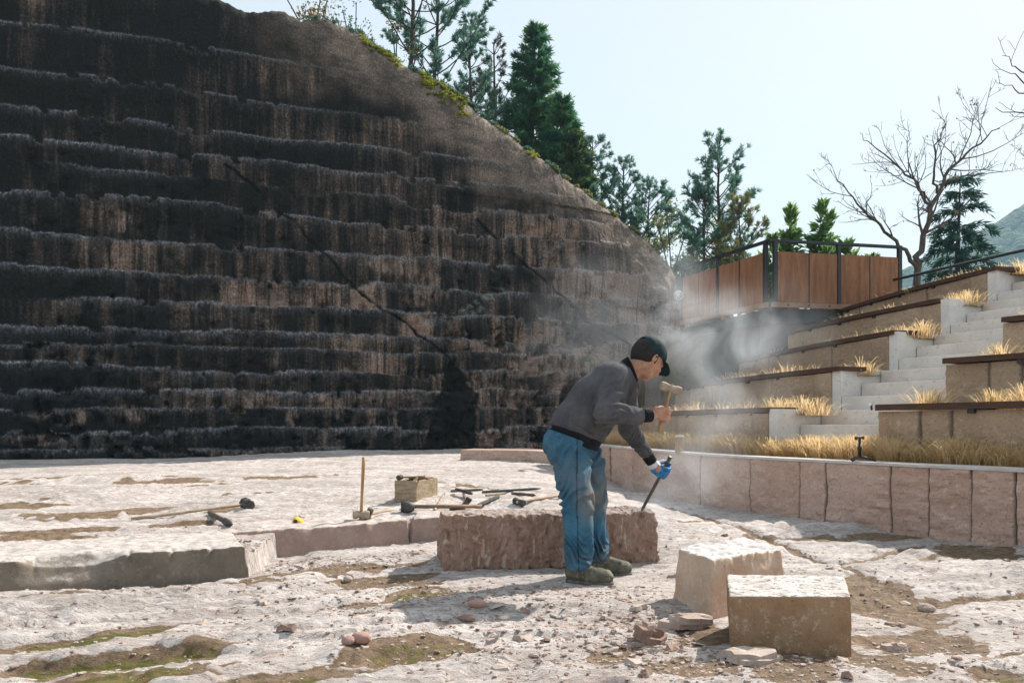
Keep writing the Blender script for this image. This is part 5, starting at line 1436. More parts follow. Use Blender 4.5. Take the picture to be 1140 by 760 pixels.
# sweater
def folds_s(x, y, z):
    f = np.zeros_like(x)
    # elbow and waist creases
    e = np.exp(-(((x-.56)/.10)**2+((y-4.49)/.12)**2+((z-.985)/.09)**2)); f += e*np.sin((x*.8+z*.75+.2*fbm(x*6, y*6, z*6, oct=2, seed=611))*125)*.0075
    e = np.exp(-(((x-.60)/.10)**2+((z-1.06)/.13)**2)); f += e*np.sin((x*.9-z*.5+.25*fbm(x*5, y*5, z*5, oct=2, seed=612))*78)*.007
    e = np.exp(-(((x-.45)/.16)**2+((z-.90)/.09)**2)); f += e*np.sin((x*.35+z*.95+.3*fbm(x*5, y*5, z*5, oct=2, seed=613))*70)*.0075
    e = np.exp(-(((x-.68)/.10)**2+((y-4.56)/.12)**2+((z-.97)/.08)**2)); f += e*np.sin((x+.3*z+.2*fbm(x*6, y*6, z*6, oct=2, seed=615))*88)*.0042
    e = np.exp(-(((x-.80)/.10)**2+((y-5.11)/.12)**2+((z-.80)/.14)**2)); f += e*np.sin((x*.6-z*.8+.25*fbm(x*6, y*6, z*6, oct=2, seed=616))*100)*.006
    return f*1.35+fbm(x*7, y*7, z*7, oct=3, seed=614)*.012
S = Solid((.10, 4.30, .70), (1.05, 5.32, 1.40), .0062)
S.cone((.365, 4.795, .80), (.405, 4.795, .905), .150, .156, .04, 1.28).cone((.405, 4.795, .905), (.505, 4.795, 1.05), .156, .161, .05, 1.25).cone((.505, 4.795, 1.05), (.595, 4.795, 1.165), .155, .132, .05, 1.35)
S.cone(shR+np.array([.0, .05, .0]), shL-np.array([.0, .05, 0]), .090, .088, .05)
S.cone((.60, 4.80, 1.17), (.672, 4.80, 1.228), .115, .082, .04, 1.1)
S.cone(shR, elR, .082, .066, .035).cone(elR, wrR-np.array([.055, .02, 0]), .064, .047, .02)
S.cone(shL, elL, .080, .062, .03).cone(elL, wrL-np.array([.03, .01, -.045]), .060, .045, .02)
S.warp(folds_s, .05)
hn = np.array([-.34, 0, -.94])
S.plane((.30, 4.8, .895), hn, (.0, 4.3, .6), (.62, 5.3, 1.02))
S.plane((.690, 4.80, 1.242), (.80, .02, .60), (.60, 4.69, 1.10), (.9, 4.93, 1.42))
fa = (wrR-elR)/np.linalg.norm(wrR-elR); fl_ = (wrL-elL)/np.linalg.norm(wrL-elL)
S.plane(wrR-fa*.060, fa, wrR-.16, wrR+.14); S.plane(wrL-fl_*.062, fl_, wrL-.13, wrL+.13)
sw = S.build('sweater', M_knit, man, 2)
def sub_obj(S, name, mat, parent, it=1):
    o = S.build(name, mat, None, it); o.data.transform(Matrix.Translation(-Vector(man.location))); o.parent = parent; return o
S = Solid((.10, 4.45, .65), (.66, 5.15, 1.0), .0065)
S.cone((.352, 4.795, .755), (.405, 4.795, .905), .154, .153, .04, 1.29).cone((.405, 4.795, .905), (.47, 4.795, 1.0), .153, .153, .04, 1.29)
S.plane((.30, 4.8, .903), -hn); S.plane((.30, 4.8, .832), hn)
S.warp(lambda x, y, z: fbm(x*9, y*9, z*9, oct=2, seed=617)*.006+np.sin(y*420+x*200)*.0012, .04)
sub_obj(S, 'hem_band', M_rib, sw)
S = Solid(wrR-.12, wrR+.12, .0045); S.cone(wrR-fa*.075, wrR+fa*.004, .042, .037, .01); S.plane(wrR-fa*.063, -fa); S.plane(wrR+fa*.004, fa); sub_obj(S, 'cuff', M_rib, sw)
S = Solid(wrL-.12, wrL+.12, .0045); S.cone(wrL-fl_*.075, wrL+fl_*.004, .040, .035, .01); S.plane(wrL-fl_*.065, -fl_); S.plane(wrL-fl_*.004, fl_); sub_obj(S, 'cuff', M_rib, sw)
S = Solid((.55, 4.66, 1.10), (.85, 4.95, 1.40), .0045)
na = (nape+hf*.01-np.array([.655, 4.80, 1.205])); na /= np.linalg.norm(na); nb_ = np.array([.655, 4.80, 1.205])
S.cone(nb_, nb_+na*.115, .083, .076, .01); S.plane(nb_+na*.026, -na); S.plane(nb_+na*.088+hf*0, na+.25*hf)
S.cone(nb_+na*.05, nb_+na*.15, .066, .068, .004, sub=True)
sub_obj(S, 'collar', M_rib, sw)

# jeans
def folds_j(x, y, z):
    f = fbm(x*6, y*6, z*5, oct=3, seed=621)*.014
    for (k_, yy) in ((knR, 4.66), (knL, 4.94)):
        e = np.exp(-((z-.49)/.10)**2)*sstep(.26, .12, np.abs(y-yy)); f += e*np.sin((z*.9-x*.5+.25*fbm(x*5, y*5, z*5, oct=2, seed=622))*70)*.007
        e = np.exp(-((z-.18)/.085)**2)*sstep(.26, .12, np.abs(y-yy)); f += e*np.sin((z+.35*x+.22*fbm(x*7, y*7, z*5, oct=2, seed=623))*105)*.0095
    e = np.exp(-((z-.74)/.09)**2); f += e*np.sin((z*.6-x+.3*fbm(x*4, y*4, z*4, oct=2, seed=624))*62)*.006
    return f*1.75
S = Solid((.12, 4.48, .03), (.70, 5.12, .96), .0062)
S.cone((.345, 4.70, .85), (.43, 4.89, .85), .128, .128, .04)
S.cone(hipR+np.array([0, 0, .02]), knR, .122, .099, .03).cone(knR, anR+np.array([0, 0, -.02]), .098, .079, .02)
S.cone(hipL+np.array([0, 0, .02]), knL, .112, .090, .02).cone(knL, anL+np.array([0, 0, -.02]), .089, .071, .02)
S.ell((.29, 4.78, .80), (.10, .16, .12), .05)
S.cone((.52, 4.80, .40), (.46, 4.80, .66), .022, .004, .03, sub=True)
S.warp(folds_j, .05)
S.plane((.388, 4.655, .078+FZr), (0.05, 0, -1), (.1, 4.4, -.1), (.7, 4.80, .25)); S.plane((.53, 4.95, .080+FZl), (0, 0, -1), (.1, 4.80, -.1), (.8, 5.2, .25))
S.plane((.30, 4.8, .862), -hn)
je = S.build('jeans', M_denim, man, 2)
co = np.zeros(len(je.data.vertices)*3); je.data.vertices.foreach_get('co', co); co = co.reshape(-1, 3)+np.array(man.location)
worn = np.maximum(np.exp(-((co[:, 2]-.45)/.10)**2)*sstep(.36, .46, co[:, 0]), .5*np.exp(-((co[:, 2]-.62)/.14)**2))
add_attr(je, 'worn', worn); add_attr(je, 'dusty', np.maximum(np.exp(-((co[:, 2]-.50)/.11)**2)*sstep(.33, .43, co[:, 0])*.9, .35*sstep(.3, .08, co[:, 2])))
seam_x = np.interp(co[:, 2], [.08, .45, .8], [.385, .372, .375])
add_attr(je, 'seam', ((np.abs(co[:, 0]-seam_x) < .0035) & (co[:, 1] < 4.63)).astype(float)*.8)
# boots
def boot(heel, toe, fz_, ank):
    heel = np.array([*heel, fz_]); toe = np.array([*toe, fz_]); d_ = (toe-heel)/np.linalg.norm(toe-heel); L_ = np.linalg.norm(toe-heel); up = np.array([0, 0, 1.])
    S = Solid(np.minimum(heel, toe)-.12, np.maximum(heel, toe)+np.array([.12, .12, .26]), .005)
    S.cone(heel+d_*.045+up*.045, heel+d_*(L_*.55)+up*.042, .042, .046, .02)
    S.cone(heel+d_*(L_*.5)+up*.040, heel+d_*(L_-.05)+up*.036, .048, .043, .02)
    S.ell(heel+d_*(L_*.74)+up*.05, (.06, .05, .034), .03)
    S.cone(heel+d_*.05+up*.06, ank+up*.06, .047, .060, .03); S.cone(heel+d_*.10+up*.075, heel+d_*.16+up*.055, .040, .034, .03)
    S.plane(heel+up*.016, -up)
    S.warp(lambda x, y, z: fbm(x*18, y*18, z*18, oct=3, seed=631)*.006+np.sin((x*d_[0]+y*d_[1])*150)*.002*np.exp(-((z-fz_-.07)/.02)**2), .04)
    b = S.build('boot', M_boot, man, 1)
    S = Solid(np.minimum(heel, toe)-.1, np.maximum(heel, toe)+.1, .0045)
    S.cone(heel+d_*.045+up*.01, heel+d_*(L_*.5)+up*.01, .045, .046, .02); S.cone(heel+d_*(L_*.5)+up*.01, heel+d_*(L_-.048)+up*.01, .051, .047, .02)
    S.plane(heel+up*.020, up); S.plane(heel-up*.004, -up)
    sub_obj(S, 'sole', M_sole, b)
boot((.318, 4.69), (.585, 4.575), FZr, anR)
boot((.488, 4.965), (.742, 4.905), FZl, anL)
# glove of the left hand
S = Solid(wrL-.12, wrL+.16, .0042)
hand(S, wrL, cTop+cd*.062, -cd, np.array([.9, .05, -.5]), np.array([-.1, -1, -.1]), .0112, scale=1.08)
S.cone(wrL-fl_*.02, wrL+fl_*.03, .034, .033, .01)
gl = S.build('glove', M_glove, man, 1)
co = np.zeros(len(gl.data.vertices)*3); gl.data.vertices.foreach_get('co', co); co = co.reshape(-1, 3)+np.array(man.location)
add_attr(gl, 'dip', sstep(.030, .042, (co-wrL)@fl_+fbm(co[:, 0]*60, co[:, 1]*60, oct=2, seed=5)*.01+(co[:, 2]-wrL[2])*-.25))

# ================================================================== tools
M_wood = mottled('ash_handle', (.30, .17, .075), (.42, .26, .13), 5, .6, .2, 60, .003, stretch=(6, 6, 1))
M_woodp = mottled('dusty_handle', (.34, .25, .16), (.46, .37, .27), 7, .75, .2, 60, .003)
M_wood2 = mottled('dark_worn_handle', (.16, .10, .058), (.26, .175, .11), 7, .7, .2, 60, .003)
M_iron = mottled('dark_iron', (.035, .033, .032), (.085, .075, .068), 14, .6, .3, 60, .004, metal=.3, spec=.5)
M_steelr = mottled('rusty_steel', (.075, .055, .042), (.15, .115, .09), 18, .65, .3, 80, .003, metal=.2, c=(.22, .19, .16))
M_hstone = mottled('stone_dusted_iron', (.28, .22, .16), (.42, .34, .26), 14, .8, .4, 70, .004)
def hammer(name, label, A, B, hl_, hr, wood, iron, rh=.015, head_ax=None, cat='hammer', oct_=8, group=None):
    """handle from A to B, head at B across the handle"""
    A = Vector(A); B = Vector(B); d_ = (B-A).normalized()
    o = thing(name, label, cat, tuple(A), 0, group)
    n = 7; P = [A+(B-A)*i/(n-1) for i in range(n)]
    rr = [rh*1.05, rh*1.1, rh*1.0, rh*.92, rh*.9, rh*.88, rh*.86]
    MB().tube(P, rr, 10, flat=.8).build('handle', wood, o, True)
    hx = Vector(head_ax) if head_ax is not None else d_.cross(Vector((0, 0, 1)))
    hx = (hx-d_*hx.dot(d_)).normalized()
    m = MB().lathe(B-hx*hl_/2, [(0, 0), (hr*.86, 0), (hr, hl_*.05), (hr*1.0, hl_*.24), (hr*.84, hl_*.34), (hr*.84, hl_*.66), (hr, hl_*.76), (hr, hl_*.95), (hr*.86, hl_), (0, hl_)], oct_, tuple(hx))
    m.build('head', iron, o, False)
    MB().tube([B+d_*hr*.6, B+d_*(hr*1.05)], [rh*.8, rh*.75], 8).build('handle_end', wood, o, False)
    return o
hammer('hammer', 'wooden-handled hammer with a dusty head raised in the man\'s bare hand', hA-hd*.055, hB, .128, .0265, M_wood, M_hstone, .0135, (1.0, .12, -.30))
ch = thing('chisel', 'steel chisel standing on the block in the man\'s blue gloved hand', 'chisel', tuple(cTip))
MB().tube([cTop-cd*.035, cTop, cTop+cd*.25, cTip-cd*.03, cTip], [.0125, .0115, .011, .010, .004], 8).build('shaft', M_steelr, ch)
MB().tube([cTop-cd*.048, cTop-cd*.043, cTop-cd*.034], [.011, .016, .012], 8).build('struck_head', M_iron, ch)
ZU = .165
def uz_(px, py, dz=0.0):
    x, y, _ = atz(px, py, ZU); return np.array([x, y, floor_z(x, y)+dz])
B0 = uz_(402, 578, .035); B0[2] = max(B0[2], .204)
hammer('sledgehammer', 'sledgehammer balanced on its head with the handle pointing straight up', B0+np.array([.022, .0, .455]), B0, .13, .033, M_wood, M_hstone, .0165, (1, .25, 0.05))
A0 = uz_(437, 570, .022); B0 = uz_(411, 577, .030); B0[2] = max(B0[2], .20); A0[2] = max(A0[2], .19)
hammer('hammer', 'small pale-handled hammer lying beside the upright sledgehammer', A0, B0, .10, .026, M_woodp, M_steelr, .013, (.3, 1, 0.1))
A0 = uz_(146, 575, .022); B0 = uz_(275, 568, .045)
hammer('sledgehammer', 'long pale-handled sledgehammer lying flat on the upper floor at left', A0, B0, .17, .052, M_woodp, M_iron, .017, (.35, 1, .1))
A0 = uz_(233, 573, .02); B0 = uz_(257, 587, .02)
pb_ = thing('pinch_bar', 'short dark steel bar lying below the long sledgehammer', 'steel bar', tuple(A0))
dd = B0-A0
MB().tube([A0, A0+dd*.4, A0+dd*.75], [.018, .019, .021], 8).build('shaft', M_steelr, pb_, True)
MB().tube([A0+dd*.74, A0+dd*.92, A0+dd], [.026, .027, .014], 8).build('bar_end', M_iron, pb_, True)
# yellow tape measure
T0 = uz_(332, 581)
M_yel = mottled('yellow_plastic', (.75, .40, .01), (.85, .50, .02), 8, .4, .05, 40, .001, spec=.5)
tm = thing('tape_measure', 'yellow tape measure lying on the pale floor', 'tape measure', tuple(T0))
S = Solid(T0-.1, T0+.12, .004); S.cone(T0+np.array([-.012, -.02, .032]), T0+np.array([-.012, .02, .032]), .030, .030, .01); S.cone(T0+np.array([.012, -.02, .025]), T0+np.array([.012, .02, .025]), .024, .024, .01)
S.build('case', M_yel, tm, 1)
MB().tube([T0+np.array([.03, 0, .012]), T0+np.array([.07, -.005, .010]), T0+np.array([.11, -.02, .006])], [.010, .010, .009], 8, flat=.2).build('blade', M_yel, tm)
MB().lathe(T0+np.array([-.008, -.051, .033]), [(0, 0), (.016, .0), (.016, .006), (0, .008)], 14, (0, 1, 0)).build('button', M_black, tm)

# weathered tool box
M_boxd = mottled('weathered_box_wood', (.22, .165, .10), (.36, .28, .185), 7, .85, .4, 40, .006, c=(.48, .42, .32), stretch=(1, 1, 5))
bc = np.array(uz_(463, 561)); br = -.33
bx_ = thing('tool_box', 'small weathered pale wooden box with tools laid across its open top', 'tool box', (bc[0], bc[1], bc[2]), br)
def lb_(c, s, nm, mat=M_boxd, bev=.004): return MB().box(c, s, 0, bev).build(nm, mat, bx_, world=False)
W_, D_, H_ = .225, .50, .20
lb_((-W_/2, .009, H_/2), (W_, .018, H_), 'side_panel'); lb_((-.009, D_/2, H_/2), (.018, D_-.037, H_-.002), 'side_panel'); lb_((-W_+.009, D_/2, H_/2), (.018, D_-.037, H_-.002), 'side_panel'); lb_((-W_/2, D_-.009, H_/2), (W_, .018, H_), 'side_panel')
lb_((-W_/2, D_/2, .012), (W_-.04, D_-.04, .02), 'bottom_panel'); 
def bw(x, y, z):
    c, s = math.cos(br), math.sin(br); return np.array([bc[0]+x*c-y*s, bc[1]+x*s+y*c, bc[2]+z])
pl_ = tag(MB().box(bw(-.10, .32, .208), (.20, .16, .014), br+.1, .003).build('plank', M_wood2, None), 'dark board lying across the back of the wooden tool box', 'board')
hammer('mallet', 'short club hammer lying across the front of the wooden tool box', bw(.05, .10, .235), bw(-.20, .06, .226), .085, .026, M_wood2, M_iron, .013, (.1, 1, 0))
def bar_tool(name, label, A, B, r, mat, cat, tip=True, group=None):
    A = np.array(A); B = np.array(B); o = thing(name, label, cat, tuple(A), 0, group)
    MB().tube([A, A+(B-A)*.5, A+(B-A)*.9], [r, r*1.02, r], 8).build('shaft', mat, o)
    MB().tube([A+(B-A)*.9, B], [r, r*.35], 8).build('tip', M_iron, o)
    return o
bar_tool('chisel', 'thin pale chisel lying on top of the wooden tool box', bw(-.02, .05, .222), bw(-.10, .42, .236), .010, M_woodp, 'chisel')
# tools spread behind the long block
def g_(px, py, dz): return uz_(px, py, dz)
B0 = g_(457, 567, .052)
br_ = thing('round_hammer', 'dark barrel-headed bush hammer lying right of the wooden tool box', 'hammer', tuple(B0))
MB().lathe(B0+np.array([-.085, 0, .0]), [(0, 0), (.044, 0), (.053, .025), (.054, .07), (.040, .105), (.026, .12), (0, .12)], 14, (1, .15, -.05)).build('head', M_iron, br_, True)
MB().tube([B0+np.array([.02, .01, 0]), B0+np.array([.30, .12, -.01]), B0+np.array([.62, .24, -.02])], [.016, .018, .017], 8).build('handle', M_wood2, br_, True)
hammer('hammer', 'dark two-faced hammer in the middle of the tools behind the block', g_(516, 558, .03), g_(520, 563, .036), .095, .03, M_wood2, M_iron, .013, (.25, -1, .1))
hammer('hammer', 'pale-handled hammer with its head against the pile, handle to the right', g_(625, 557, .03), g_(578, 562, .035), .13, .032, M_woodp, M_iron, .018, (.4, 1, .1))
bar_tool('steel_bar', 'thin dark steel rod lying farthest back among the tools', g_(502, 551, .03), g_(538, 550, .03), .014, M_steelr, 'steel bar')
bar_tool('steel_bar', 'long thin dark steel rod lying across the back of the pile', g_(537, 555, .035), g_(602, 552, .035), .014, M_iron, 'steel bar')
bar_tool('chisel', 'short dark chisel lying crosswise in front of the pile', g_(508, 555, .04), g_(526, 560, .05), .017, M_iron, 'chisel')
bar_tool('chisel', 'pale dusty chisel slanting up beside the barrel-headed hammer', g_(484, 567, .02), g_(495, 557, .03), .012, M_hstone, 'chisel')
bar_tool('chisel', 'stubby rusty chisel lying at the front edge of the pile', g_(501, 565, .018), g_(518, 564, .018), .018, M_steelr, 'chisel')
bar_tool('chisel', 'thick dark chisel lying left of the pale-handled hammer', g_(533, 563, .025), g_(556, 560, .03), .022, M_iron, 'chisel')
bar_tool('chisel', 'rust brown chisel under the pale-handled hammer head', g_(548, 566, .02), g_(575, 565, .02), .020, M_steelr, 'chisel')
bar_tool('steel_bar', 'short bright steel rod between the two hammers', g_(541, 559, .03), g_(564, 557, .035), .013, M_hstone, 'steel bar')
bar_tool('steel_bar', 'short rusty bar on the ground at the right end of the pile', g_(570, 555, .02), g_(596, 557, .02), .015, M_steelr, 'steel bar')

# ================================================================== broken stone
M_chip = stone_mat('chip_stone', (.38, .29, .24), (.48, .40, .35), (.29, .21, .17), 9, .4)
M_chipd = stone_mat('dark_chip_stone', (.23, .15, .115), (.32, .22, .175), (.15, .11, .09), 9, .4)
M_chipr = stone_mat('red_cobble_stone', (.33, .185, .145), (.40, .25, .205), (.45, .33, .28), 9, .4)
def flake_mesh(r, n=7, th=.14):
    a = np.sort(r.rand(n)*6.283); rad = .5*(.65+.5*r.rand(n))
    el = .55+.4*r.rand()
    b = np.stack([np.cos(a)*rad, np.sin(a)*rad*el, r.randn(n)*.03], 1); t_ = b*np.array([.82, .82, 1])+np.array([0, 0, th]); t_[:, 2] += r.randn(n)*th*.25
    c = np.array([[0, 0, th*1.25]])
    V = np.concatenate([b, t_, c]); f = [(i, (i+1) % n, n+(i+1) % n, n+i) for i in range(n)]+[(n+i, n+(i+1) % n, 2*n) for i in range(n)]+[tuple(range(n-1, -1, -1))]
    return V, f
def slab_piece(label, c, size, seed, mat, ang, tilt=0.0, layers=2, name='stone_slab'):
    r = np.random.RandomState(seed); m = MB()
    z = 0.0
    for l in range(layers):
        n = 15; a = np.arange(n)*6.283/n+r.randn(n)*.12; rad = .5*(.72+.38*r.rand(n))*(1-.16*l)
        x = np.cos(a)*rad*size[0]+(.05*size[0]*r.randn() if l else 0); y = np.sin(a)*rad*size[1]+(.05*size[1]*r.randn() if l else 0); th = size[2]/layers
        b = [(x[i], y[i], z-.002) for i in range(n)]; t_ = [(x[i]*(.93+.05*r.rand()), y[i]*(.93+.05*r.rand()), z+th+r.randn()*th*.14) for i in range(n)]
        inn = [(x[i]*.5+r.randn()*.008, y[i]*.5+r.randn()*.008, z+th*(1.0+.25*r.randn())) for i in range(n)]
        f = [(i, (i+1) % n, n+(i+1) % n, n+i) for i in range(n)]+[(n+i, n+(i+1) % n, 2*n+(i+1) % n, 2*n+i) for i in range(n)]+[tuple(range(2*n, 3*n)), tuple(range(n-1, -1, -1))]
        m.add(b+t_+inn, f); z += th*.98
    o = m.build(name, mat)
    o.location = (c[0], c[1], floor_z(c[0], c[1])+abs(tilt)*size[0]*.25); o.rotation_euler = (tilt, tilt*.7, ang)
    return tag(o, label, 'stone slab')
rr = np.random.RandomState(77)
def scatter(n, blobs, seed):
    r = np.random.RandomState(seed); w_ = np.array([b[4] for b in blobs], float); w_ /= w_.sum()
    k = r.choice(len(blobs), n, p=w_); B_ = np.array([b[:4] for b in blobs], float)[k]
    return B_[:, :2]+r.randn(n, 2)*B_[:, 2:4], r
BL = [(.55, 4.05, .75, .45, 9), (-.35, 4.35, .55, .22, 5), (.72, 3.40, .28, .22, 6), (.95, 3.0, .5, .16, 4), (-1.2, 5.35, .45, .16, 6), (-2.3, 4.85, .5, .35, 4), (.1, 3.5, .6, .3, 3),
      (1.9, 4.4, .5, .6, 2), (-1.7, 3.6, .9, .5, 2), (.3, 6.9, .8, .5, 2), (-2.5, 6.5, 1.8, 1.6, 3), (1.2, 5.6, .7, .6, 2.5), (2.2, 3.3, .5, .3, 1.5)]
def clear(p):
    x, y = p[:, 0], p[:, 1]
    u = (x-A[0])*dv[0]+(y-A[1])*dv[1]; w_ = (x-A[0])*nb[0]+(y-A[1])*nb[1]
    bad = (u > -.03) & (u < 1.52) & (w_ > -.03) & (w_ < .4)
    bad |= (x > .8) & (x < 1.55) & (y > 3.18) & (y < 3.75); bad |= (x > .82) & (x < 1.43) & (y > 3.75) & (y < 4.65)
    bad |= (x > .3) & (x < .75) & (y > 4.55) & (y < 5.0); bad |= (y < 2.75)
    return ~bad
A = np.array([-.452, 4.985])
cat_meshes = [flake_mesh(np.random.RandomState(900+i), 6+i % 4,   .09+.035*(i % 4)) for i in range(9)]
protos = []
for i, (V, f) in enumerate(cat_meshes):
    me = bpy.data.meshes.new('stone_flake'); me.from_pydata([tuple(v_) for v_ in V], [], f); me.materials.append((M_chip, M_chipd, M_chip)[i % 3]); protos.append(me)
p, r = scatter(420, BL, 1001); p = p[clear(p)][:290]
hz_ = floor_fields(p[None, :, 0], p[None, :, 1])[0][0]
for i in range(len(p)):
    o = bpy.data.objects.new('stone_flake', protos[r.randint(9)]); COL.objects.link(o)
    s_ = .028+.085*r.rand()**2.2
    o.location = (p[i, 0], p[i, 1], hz_[i]-.002); o.rotation_euler = (r.randn()*.16, r.randn()*.16, r.rand()*6.28); o.scale = (s_*(.9+.5*r.rand()), s_, s_*(.5+.5*r.rand()))
    tag(o, 'thin broken stone flake lying loose on the quarry floor', 'stone flake', 'stone flakes scattered on the floor')
# small rubble nobody could count
p, r = scatter(17000, BL+[(0, 5, 2.2, 1.2, 8), (.5, 3.2, 1.2, .5, 8)], 1002); p = p[clear(p)]
hz_ = floor_fields(p[None, :, 0], p[None, :, 1])[0][0]
VV_ = []; FF_ = []; o_ = 0
for i in range(len(p)):
    V, f = cat_meshes[i % 9]; s_ = .006+.027*r.rand()**2.4; a = r.rand()*6.28; c_, n_ = math.cos(a), math.sin(a)
    q = V*s_*np.array([1.2, 1, .9]); q = np.stack([q[:, 0]*c_-q[:, 1]*n_, q[:, 0]*n_+q[:, 1]*c_, q[:, 2]], 1)+np.array([p[i, 0], p[i, 1], hz_[i]-.001])
    VV_.append(q); FF_ += [tuple(k+o_ for k in g) for g in f]; o_ += len(V)
rb = mesh_obj('rubble', np.concatenate(VV_), FF_, M_chip); rb.data.materials.append(M_chipd)
mi = []
for i in range(len(p)): mi += [int(i % 5 in (1, 3))]*len(cat_meshes[i % 9][1])
rb.data.polygons.foreach_set('material_index', np.array(mi, np.int32))
tag(rb, 'fine stone rubble strewn over the quarry floor', kind='stuff')
# single larger pieces
def chunk(name, label, c, size, seed, mat, cat='stone', flat=.5, ang=0.0, rough=.16, tilt=0.0):
    R_ = max(size); S = Solid(np.array([-R_*.8]*3), np.array([R_*.8]*3), R_/24)
    S.ell((0, 0, 0), (size[0]/2, size[1]/2, size[2]/2), .0)
    S.warp(lambda x, y, z: (fbm(x/R_*3+seed, y/R_*3, z/R_*3, oct=3, seed=seed)*rough+np.abs(fbm(x/R_*7, y/R_*7+seed, z/R_*7, oct=2, seed=seed+3))*rough*.4)*R_*.6, R_)
    o = S.build(name, mat, None, 1, smooth=True)
    z = floor_z(c[0], c[1]); o.location = (c[0], c[1], z+size[2]*.34); o.rotation_euler = (tilt, tilt*.6, ang)
    return tag(o, label, cat)
chunk('cobble', 'rounded reddish cobble in the mossy hollow near the bottom edge', atz(402, 722)[:2], (.085, .065, .055), 31, M_chipr, rough=.08)
chunk('cobble', 'smaller pinkish cobble touching the rounded reddish one', atz(388, 724)[:2], (.06, .05, .04), 32, M_chipr, rough=.1)
slab_piece('thin broken stone slab lying in front of the sharp-edged block', atz(838, 738)[:2], (.26, .16, .035), 33, M_chip, .2, .06)
slab_piece('upturned dark-edged slab by the moss patch left of the blocks', atz(722, 709)[:2], (.17, .13, .05), 34, M_chipd, .5, .2)
slab_piece('long pale slab leaning under the left side of the tapering block', atz(765, 694)[:2], (.30, .12, .05), 35, M_chip, .35, .1)
chunk('cobble', 'lone pale stone on the brown dirt right of the blocks', atz(1031, 669)[:2], (.09, .07, .05), 36, M_chip, rough=.14)
chunk('cobble', 'pinkish brown stone lying on the bare rock left of the man\'s boots', atz(531, 687)[:2], (.10, .055, .045), 37, M_chipr, rough=.12)
chunk('cobble', 'flat reddish stone just in front of the pinkish brown stone', atz(520, 694)[:2], (.08, .045, .03), 38, M_chipd, rough=.12)
chunk('cobble', 'pale pebble beside the dirt hollow left of the long block', atz(387, 643)[:2], (.055, .05, .045), 39, M_chip, rough=.1)
slab_piece('flat pale piece in the dirt at the right of the sharp-edged block', atz(995, 716)[:2], (.16, .10, .03), 40, M_chip, .2, 0.0)

# ================================================================== stone dust smoke, haze
def volume_mat(name):
    m = bpy.data.materials.new(name); m.use_nodes = True; t_ = m.node_tree
    t_.nodes.remove(t_.nodes['Principled BSDF']); pv = t_.nodes.new('ShaderNodeVolumePrincipled')
    t_.links.new(pv.outputs[0], t_.nodes['Material Output'].inputs['Volume']); return m, t_, pv
YS = 5.95
PUFF = [(742, 545, 36, 2.6, YS-.4), (722, 572, 20, 4.0, YS-.6), (775, 530, 42, .8, YS), (792, 500, 45, .45, YS+.1), (760, 500, 45, .35, YS+.2), (775, 455, 50, .42, YS+.3), (815, 425, 60, .38, YS+.4), (800, 385, 60, .5, YS+.5),
        (768, 350, 52, .8, YS+.6), (750, 315, 38, .55, YS+.7), (838, 375, 45, .55, YS+.6), (860, 345, 40, .25, YS+.7), (705, 375, 62, .30, YS+.8), (660, 345, 62, .17, YS+.9), (620, 380, 55, .12, YS+1.0), (690, 320, 50, .15, YS+.9), (885, 370, 45, .18, YS+.7)]
m, t_, pv = volume_mat('stone_dust')
geo = t_.nodes.new('ShaderNodeNewGeometry'); acc = None
nz1 = t_.nodes.new('ShaderNodeTexNoise'); nz1.inputs['Scale'].default_value = 2.6; nz1.inputs['Detail'].default_value = 4; nz1.inputs['Roughness'].default_value = .6; nz1.inputs['Distortion'].default_value = .9
t_.links.new(geo.outputs['Position'], nz1.inputs['Vector'])
rp = t_.nodes.new('ShaderNodeMapRange'); rp.interpolation_type = 'SMOOTHSTEP'; rp.inputs['From Min'].default_value = .40; rp.inputs['From Max'].default_value = .66; rp.inputs['To Min'].default_value = .06
t_.links.new(nz1.outputs['Fac'], rp.inputs['Value'])
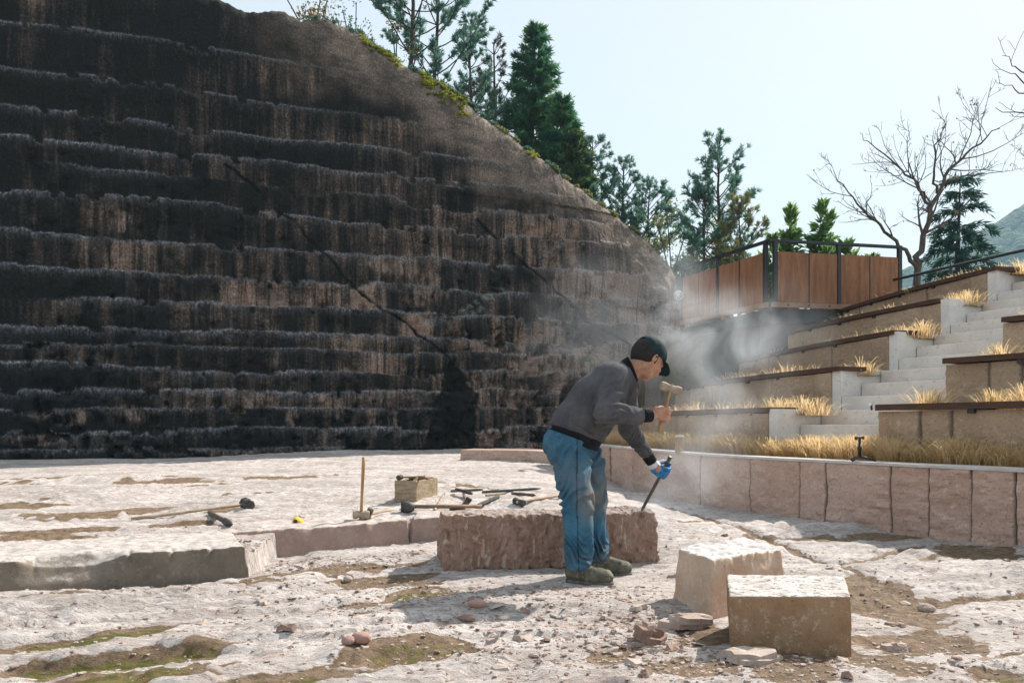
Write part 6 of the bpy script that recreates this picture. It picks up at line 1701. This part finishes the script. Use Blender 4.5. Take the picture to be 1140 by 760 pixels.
S = Solid((.0, 4.6, .1), (3.0, 8.2, 2.7), .075)
for (px, py, rp_, amp, Yp) in PUFF:
    c = np.array(at(px, py, Yp)); R_ = rp_*Yp/F_PX*1.45
    dn = t_.nodes.new('ShaderNodeVectorMath'); dn.operation = 'DISTANCE'; dn.inputs[1].default_value = tuple(c); t_.links.new(geo.outputs['Position'], dn.inputs[0])
    mr = t_.nodes.new('ShaderNodeMapRange'); mr.interpolation_type = 'SMOOTHSTEP'; mr.inputs['From Min'].default_value = R_; mr.inputs['From Max'].default_value = R_*.05; mr.inputs['To Max'].default_value = amp
    t_.links.new(dn.outputs['Value'], mr.inputs['Value'])
    if acc is None: acc = mr.outputs['Result']
    else:
        ad = t_.nodes.new('ShaderNodeMath'); ad.operation = 'ADD'; t_.links.new(acc, ad.inputs[0]); t_.links.new(mr.outputs['Result'], ad.inputs[1]); acc = ad.outputs[0]
    S.ell(c, (R_, R_, R_), .03)
mu = t_.nodes.new('ShaderNodeMath'); mu.operation = 'MULTIPLY'; t_.links.new(acc, mu.inputs[0]); t_.links.new(rp.outputs['Result'], mu.inputs[1])
m2 = t_.nodes.new('ShaderNodeMath'); m2.operation = 'MULTIPLY'; m2.inputs[1].default_value = 1.0; t_.links.new(mu.outputs[0], m2.inputs[0])
t_.links.new(m2.outputs[0], pv.inputs['Density']); pv.inputs['Color'].default_value = (.88, .94, 1.0, 1); pv.inputs['Anisotropy'].default_value = .4
smk = S.build('smoke', m, None, 1); tag(smk, 'drifting white stone dust rising from the chisel', kind='stuff')
m, t_, pv = volume_mat('blue_air')
pv.inputs['Density'].default_value = .00045; pv.inputs['Color'].default_value = (.50, .82, 1.0, 1); pv.inputs['Anisotropy'].default_value = .1
hzb = MB().hexa([(-720, -310, -4.5), (720, -310, -4.5), (720, 720, -4.5), (-720, 720, -4.5)], [(-720, -310, 165), (720, -310, 165), (720, 720, 165), (-720, 720, 165)]).build('haze', m)
tag(hzb, 'thin blue mountain air', kind='stuff')
